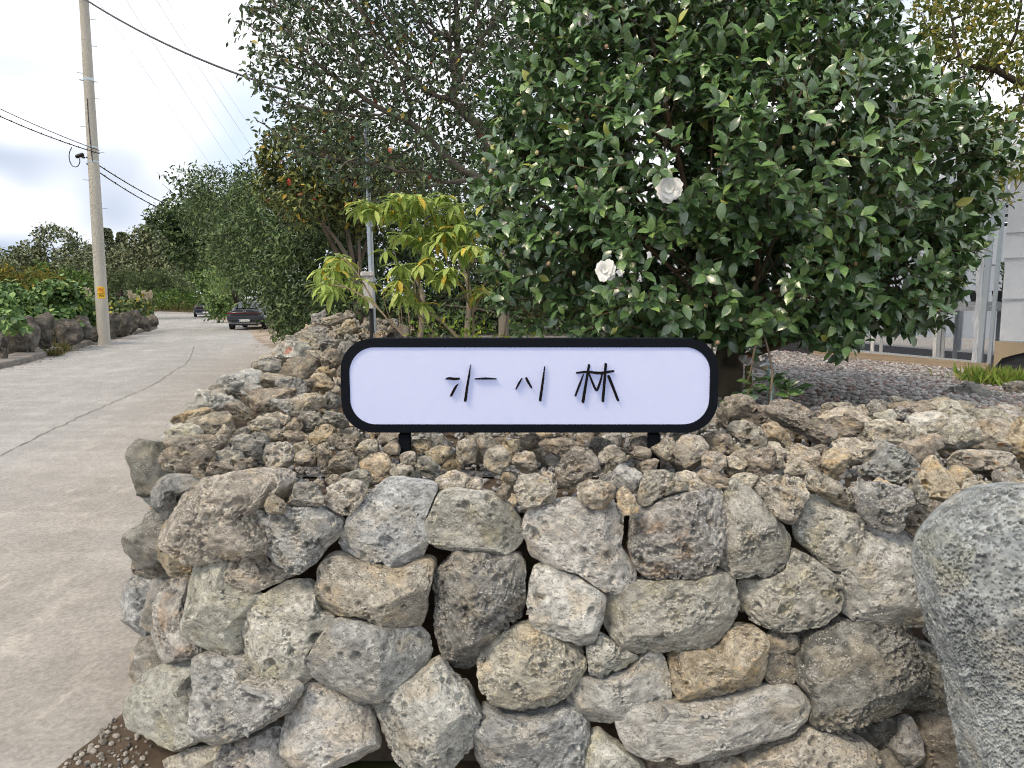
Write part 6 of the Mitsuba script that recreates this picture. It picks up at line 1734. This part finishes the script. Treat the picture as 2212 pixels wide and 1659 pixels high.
n = 2600
t_ = rng.random(n)
e = resample(sh_edge := np.array([on(690, 768)[:2], on(640, 745)[:2], on(600, 722)[:2], on(572, 708)[:2]]), 200)
i_ = (t_ * 199).astype(int)
pts = np.c_[e[i_, 0] + np.abs(rng.normal(0, 0.7, n)) + 0.5, e[i_, 1] + rng.normal(0, 0.3, n), np.zeros(n)]
m = blades(rng, pts, 0.42, 0.03, [(0.12, 0.13, 0.06), (0.22, 0.17, 0.09), (0.10, 0.14, 0.05)], [0.4, 0.4, 0.2], 0.6)
put('verge_grass', m[:2], 'm_leaf', False, m[2]); labels['verge_grass'] = {'label': 'dry grass and twigs along the dirt verge under the trees', 'kind': 'stuff'}
# weeds in the gutter
for (u, v_, n, h), lab in (((122, 766, 160, 0.25), 'small yellow green weed tuft in the gutter below the third boulder'), ((140, 757, 110, 0.3), 'grey dry weed tuft against the kerb left of the pole')):
    t = thing('weed_tuft', lab, 'weed')
    b = on(u, v_ + 3, 0.0)
    m = blades(rng, b + np.c_[rng.normal(0, 0.10, n), rng.normal(0, 0.05, n) - 0.1, np.zeros(n)], h, 0.025, [(0.16, 0.17, 0.06), (0.24, 0.19, 0.10)], [0.6, 0.4], 0.5)
    put(t, m[:2], 'm_leaf', False, m[2])
# grass by the greenhouse corner
n = 1300
c = on(2195, 842, float(yard_z(5.2, 8.2)))
pts = np.c_[c[0] + rng.normal(0, 0.20, n), c[1] + rng.normal(0, 0.20, n), np.zeros(n)]
pts[:, 2] = yard_z(pts[:, 0], pts[:, 1])
m = blades(rng, pts, 0.16, 0.011, [(0.16, 0.25, 0.05), (0.24, 0.33, 0.07), (0.30, 0.30, 0.10)], [0.4, 0.4, 0.2], 0.6)
put('lawn_grass', m[:2], 'm_leaf', False, m[2]); labels['lawn_grass'] = {'label': 'bright green grass tuft before the greenhouse corner', 'kind': 'stuff'}
# dry scraps caught in the rubble
n = 150
hx_, hy_ = rng.uniform(-1.1, 2.2, n), rng.uniform(2.35, 4.0, n)
m = leaf_mesh(np.c_[hx_, hy_, heap_z(hx_, hy_) - 0.015 + 0.03 * rng.random(n)], rdirs(rng, n) * [1, 1, 0.25], unit(np.c_[rng.normal(0, .4, (n, 2)), np.ones(n)]), rng.uniform(0.02, 0.055, n), rng.uniform(0.006, 0.02, n), LEAF_MID, pick_cols(rng, n, [(0.22, 0.12, 0.06), (0.30, 0.20, 0.11), (0.16, 0.11, 0.07)], [1, 1, 1]))
put('dry_leaf_scraps', m[:2], 'm_leaf', False, m[2]); labels['dry_leaf_scraps'] = {'label': 'dry brown leaf scraps caught between the rubble stones', 'kind': 'stuff'}
# grit at the wall foot
n = 260
q = np.array([on(u, v, 0.0)[:2] for u, v in zip(rng.uniform(90, 330, n), rng.uniform(1540, 1700, n))])
q = q[q[:, 0] > np.interp(q[:, 1], ed[::-1, 1], ed[::-1, 0])]
n = len(q)
gv = pb_v[None] * (rng.uniform(0.003, 0.012, (n, 1)) * rng.uniform(0.6, 1.4, (n, 3)))[:, None] + np.c_[q, np.full(n, 0.012)][:, None]
put('grit', (gv.reshape(-1, 3), (pb_f[None] + np.arange(n)[:, None, None] * len(pb_v)).reshape(-1, 3)), 'm_plain_stone', False, np.repeat(np.array([0.30, 0.28, 0.25]) * rng.uniform(0.4, 1.5, (n, 1)), len(pb_v), 0)); labels['grit'] = {'label': 'small stones and grit in the earth at the wall foot', 'kind': 'stuff'}
# fallen leaves
n = 420
pts = np.r_[np.c_[e[(rng.random(260) * 199).astype(int)] + rng.normal(0, 0.8, (260, 2)) + [0.2, 0], np.full(260, 0.012)], np.c_[kl[(25 + rng.random(160) * 32).astype(int)] + np.abs(rng.normal(0, 0.28, (160, 2))) * [1, -0.3], np.full(160, 0.008)]]
m = leaf_mesh(pts, unit(np.c_[rng.normal(size=(n, 2)), rng.normal(0, .12, n)]), np.c_[rng.normal(0, .2, (n, 2)), np.ones(n)], np.full(n, 0.09), np.full(n, 0.05), LEAF_LO, pick_cols(rng, n, [(0.25, 0.15, 0.08), (0.33, 0.24, 0.14), (0.30, 0.17, 0.13)], [1, 1, 1]))
put('leaf_litter', m[:2], 'm_leaf', False, m[2]); labels['leaf_litter'] = {'label': 'dead brown leaves strewn along the verge and the gutter', 'kind': 'stuff'}
# ------------------------------------------------------------------ the greenhouse at the right
A_ = np.array([4.30, 10.6]); B_ = np.array([5.62, 9.2])
gd = unit(B_ - A_)                                     # along the front, towards the right
gn = np.array([-gd[1], gd[0]])                         # into the house
if gn[1] < 0:
    gn = -gn
zA, zB = float(yard_z(*A_)), float(yard_z(*B_))
k = thing('greenhouse', 'white film greenhouse with an open doorway and grey steel posts behind the camellia', 'greenhouse')


def G(s, t, z):
    """s metres along the front from the doorway's left end, t metres into the house"""
    p = A_ + gd * s + gn * t
    return np.array([p[0], p[1], z])


W = float(np.linalg.norm(B_ - A_))
H = zB + 2.25
DEEP = 6.5
zf = 0.5 * (zA + zB)


def gbar(s0, t0, z0, s1, t1, z1, w=0.05, d=0.05):
    a, b = G(s0, t0, z0), G(s1, t1, z1)
    L = np.linalg.norm(b - a)
    ax = (b - a) / L
    up = np.array([0, 0, 1.0]) if abs(ax[2]) < 0.9 else np.array([gn[0], gn[1], 0])
    e1 = unit(np.cross(up, ax)); e2 = np.cross(ax, e1)
    v = np.array([a + e1 * x * w / 2 + e2 * y * d / 2 + ax * z * L for z in (0, 1) for x, y in ((-1, -1), (1, -1), (1, 1), (-1, 1))])
    f = np.array([[0, 2, 1], [0, 3, 2], [4, 5, 6], [4, 6, 7], [0, 1, 5], [0, 5, 4], [1, 2, 6], [1, 6, 5], [2, 3, 7], [2, 7, 6], [3, 0, 4], [3, 4, 7]])
    return v, f


def gsheet(s0, t0, s1, t1, z0, z1, n=14, wav=0.012, seed=0, zt=None):
    s = np.linspace(0, 1, n)
    S, Z = np.meshgrid(s, s, indexing='ij')
    p0, p1 = G(s0, t0, 0), G(s1, t1, 0)
    nn_ = unit(np.cross(p1 - p0, [0, 0, 1.0]))
    v = p0 + (p1 - p0) * S[..., None]
    v[..., 2] = z0 + (z1 - z0) * Z
    w = meshkit.noise(np.stack([S * 6 + seed, Z * 9, S * 0], -1), seed) - 0.5 + 0.5 * (meshkit.noise(np.stack([S * 22 + Z * 9 + seed, Z * 14 - S * 9, S * 0], -1), seed + 3) - 0.5)
    v = v + nn_ * (wav * w)[..., None]
    i, j = np.meshgrid(np.arange(n - 1), np.arange(n - 1), indexing='ij')
    q = i * n + j
    return v.reshape(-1, 3), np.concatenate([np.stack([q, q + n, q + n + 1], -1).reshape(-1, 3), np.stack([q, q + n + 1, q + 1], -1).reshape(-1, 3)])


S_L, S_R = -4.2, W + 3.2
# floor, doorway sill
v = np.array([G(S_L, 0.05, zA + 0.012), G(S_R, 0.05, zB - 0.15 + 0.012), G(S_R, DEEP, zB - 0.1), G(S_L, DEEP, zA + 0.012)])
v[:, 2] = np.array([yard_z(p[0], p[1]) for p in v]) + 0.014
gg = grid_sheet(np.linspace(S_L, S_R, 24), np.linspace(0.05, DEEP, 16), lambda X, Y: X * 0)
vv = np.array([G(p[0], p[1], 0) for p in gg[0]])
vv[:, 2] = yard_z(vv[:, 0], vv[:, 1]) + 0.02
part(k, 'gravel_floor', (vv, gg[1]), 'm_floor')
part(k, 'sill', gbar(-0.1, 0.0, zA + 0.05, W + 0.12, 0.0, zB + 0.05, 0.16, 0.09), 'm_wood')
part(k, 'door_rail', gbar(-0.1, 0.02, zA + 0.108, W - 0.02, 0.02, zB + 0.108, 0.035, 0.022), 'm_galvanised')
# front: corner post of bundled tube and film, then film bays to the right, three bays to the left
for ds, w in ((0.0, 0.055), (0.10, 0.04)):
    part(k, 'post', gbar(W + ds, -0.02 + 0.2 * ds, zB, W + ds + 0.05, -0.02, H, w, w), 'm_galvanised')
part(k, 'gathered_film', gsheet(W - 0.075, -0.03, W - 0.01, -0.05, zB + 0.05, H - 0.5, 16, 0.09, 5), 'm_film')
for i, (s0, s1) in enumerate(((W + 0.19, W + 1.2), (W + 1.24, W + 2.25), (W + 2.29, S_R))):
    part(k, 'film_panel', gsheet(s0, 0.0, s1, 0.0, zB + 0.36, H, 26, 0.035, 20 + i), 'm_film')
    part(k, 'skirt', gsheet(s0, 0.01, s1, 0.01, zB - 0.12, zB + 0.36, 12, 0.02, 30 + i), 'm_dark_skirt')
    for z in (0.37, 0.86, 1.33, 1.62):
        part(k, 'rail', gbar(s0, -0.022, zB + z, s1, -0.022, zB + z, 0.018, 0.012), 'm_rail_grey')
    part(k, 'post', gbar(s1 + 0.02, -0.02, zB - 0.2, s1 + 0.02, -0.02, H, 0.04, 0.04), 'm_galvanised')
# torn tan cloth over the dark skirt, cut on a curve
n = 14
top_ = np.array([G(W + 0.16 + 1.1 * t, -0.03, zB + 0.37) for t in np.linspace(0, 1, n)])
low = np.array([G(W + 0.16 + 1.1 * t, -0.05, zB + 0.10 + 0.22 * min(1, 1.9 * t) ** 0.6 - (0.06 if t == 0 else 0)) for t in np.linspace(0, 1, n)])
i = np.arange(n - 1)
part(k, 'tan_cloth', (np.vstack([top_, low]), np.vstack([np.stack([i, i + 1, i + n + 1], 1), np.stack([i, i + n + 1, i + n], 1)])), 'm_tan_cloth', label='tan cloth edge torn in a curve above the dark skirt')
for i, (s0, s1) in enumerate(((-1.4, -0.12), (-2.8, -1.45), (S_L, -2.85))):
    zz = float(yard_z(*G(s0, 0, 0)[:2]))
    part(k, 'film_panel', gsheet(s0, 0.0, s1, 0.0, zz + 0.25, H, 20, 0.03, 40 + i), 'm_film')
    part(k, 'skirt', gsheet(s0, 0.01, s1, 0.01, zz - 0.05, zz + 0.25, 8, 0.02, 50 + i), 'm_dark_skirt')
    part(k, 'post', gbar(s1 + 0.02, 0.0, zz, s1 + 0.02, 0.0, H, 0.045, 0.045), 'm_galvanised')
part(k, 'header', gbar(S_L, -0.02, H + 0.03, S_R, -0.02, H + 0.03, 0.06, 0.08), 'm_galvanised')
# side and back walls, louvres above
part(k, 'back_film', gsheet(S_L, DEEP, S_R, DEEP, zf + 0.05, H, 24, 0.05, 61), 'm_film')
part(k, 'side_film', gsheet(S_R, 0, S_R, DEEP, zf - 0.3, H, 20, 0.04, 62), 'm_film')
part(k, 'side_film', gsheet(S_L, 0, S_L, DEEP, zf, H, 20, 0.04, 63), 'm_film')
for s in np.arange(S_L + 0.6, S_R, 1.7):
    part(k, 'back_post', gbar(s, DEEP - 0.06, zf - 0.2, s, DEEP - 0.06, H, 0.06, 0.06), 'm_galvanised')
for z in (0.75, 1.45):
    part(k, 'back_rail', gbar(S_L, DEEP - 0.10, zf + z, S_R, DEEP - 0.10, zf + z, 0.04, 0.03), 'm_rail_grey')
for j in range(4):
    part(k, 'louvre', gbar(-1.5, 0.5, H - 0.10 - 0.11 * j, W + 0.3, 0.5, H - 0.10 - 0.11 * j, 0.03, 0.05), 'm_white_paint')
    part(k, 'louvre_gap', gbar(-1.5, 0.53, H - 0.155 - 0.11 * j, W + 0.3, 0.53, H - 0.155 - 0.11 * j, 0.02, 0.035), 'm_black_plastic')
# arched film roof on hoops
na, ns = 18, 10
th = np.linspace(0, np.pi, na)
rv = np.array([G(s, DEEP / 2 - DEEP / 2 * math.cos(a), H + 0.06 + 0.85 * math.sin(a)) for s in np.linspace(S_L, S_R, ns) for a in th])
i, j = np.meshgrid(np.arange(ns - 1), np.arange(na - 1), indexing='ij')
q = i * na + j
part(k, 'roof', (rv, np.concatenate([np.stack([q, q + na, q + na + 1], -1).reshape(-1, 3), np.stack([q, q + na + 1, q + 1], -1).reshape(-1, 3)])), 'm_film', True)
for s in np.arange(S_L, S_R + 0.1, 1.2):
    part(k, 'hoop', tube([G(s, DEEP / 2 - DEEP / 2 * math.cos(a), H + 0.04 + 0.85 * math.sin(a)) for a in th], 0.02, 6), 'm_galvanised')
# potting table in the doorway
k = thing('potting_table', 'pale grey slatted potting table inside the greenhouse doorway', 'table')
t0, t1, s0, s1 = 0.75, 1.5, W - 0.75, W + 1.7
zt = zB + 0.80
part(k, 'top', gbar(s0, (t0 + t1) / 2, zt, s1, (t0 + t1) / 2, zt, t1 - t0, 0.05), 'm_rail_grey')
part(k, 'apron', gbar(s0, t0 + 0.01, zt - 0.06, s1, t0 + 0.01, zt - 0.06, 0.03, 0.06), 'm_rail_grey')
for s in (s0 + 0.04, s0 + 0.55, s0 + 1.1, s0 + 1.7):
    for t in (t0 + 0.04, t1 - 0.04):
        part(k, 'leg', gbar(s, t, zB + 0.03, s, t, zt - 0.02, 0.045, 0.045), 'm_rail_grey')
rng = np.random.default_rng(71)
for i, (ds, hgt, lab) in enumerate(((0.10, 0.30, 'small leafy plant in a black tray at the left end of the potting table'), (0.42, 0.48, 'upright dark leafed plant in a black pot on the potting table'), (0.68, 0.36, 'dark leafed plant at the doorway end of the potting table'))):
    t = thing('potted_plant', lab, 'potted plant')
    c = G(s0 + ds, t0 + 0.25, zt + 0.026)
    part(t, 'pot', tube([c, c + [0, 0, 0.14]], [0.09, 0.115], 14), 'm_black_plastic', 40)
    n = 26
    hh = rng.random(n)
    az = np.arange(n) * 2.4
    st = c + [0, 0, 0.12]
    part(t, 'stem', tube([st, st + [0.01, 0, hgt]], [0.008, 0.004], 5), 'm_matte', True, np.array([0.12, 0.14, 0.06]))
    d = np.stack([np.cos(az), np.sin(az), 0.3 + 0.5 * hh], -1)
    m = leaf_mesh(st + np.c_[hh * 0, hh * 0, hh * hgt], d, np.c_[np.zeros((n, 2)), np.ones(n)] + rdirs(rng, n) * 0.3, np.full(n, 0.12), np.full(n, 0.04), LEAF_MID, pick_cols(rng, n, [(0.03, 0.07, 0.03), (0.07, 0.13, 0.04)], [0.6, 0.4]))
    put_leaves(t, 'leaves', m, 'm_foliage')
t = thing('clay_pot', 'terracotta pot standing inside the greenhouse behind the camellia branches', 'pot')
c = G(W - 1.2, 1.4, zt - 0.02)
put(t, tube([c, c + [0, 0, 0.22], c + [0, 0, 0.23], c + [0, 0, 0.27]], [0.11, 0.16, 0.18, 0.18], 18), 'm_terracotta', 40)
k = thing('pot_bench', 'grey bench carrying the terracotta pot inside the greenhouse', 'bench')
part(k, 'top', gbar(W - 1.8, 1.4, zt - 0.045, W - 0.85, 1.4, zt - 0.045, 0.4, 0.045), 'm_white_paint')
for s in (W - 1.75, W - 0.9):
    for t in (1.24, 1.56):
        part(k, 'leg', gbar(s, t, zB + 0.02, s, t, zt - 0.06, 0.04, 0.04), 'm_white_paint')
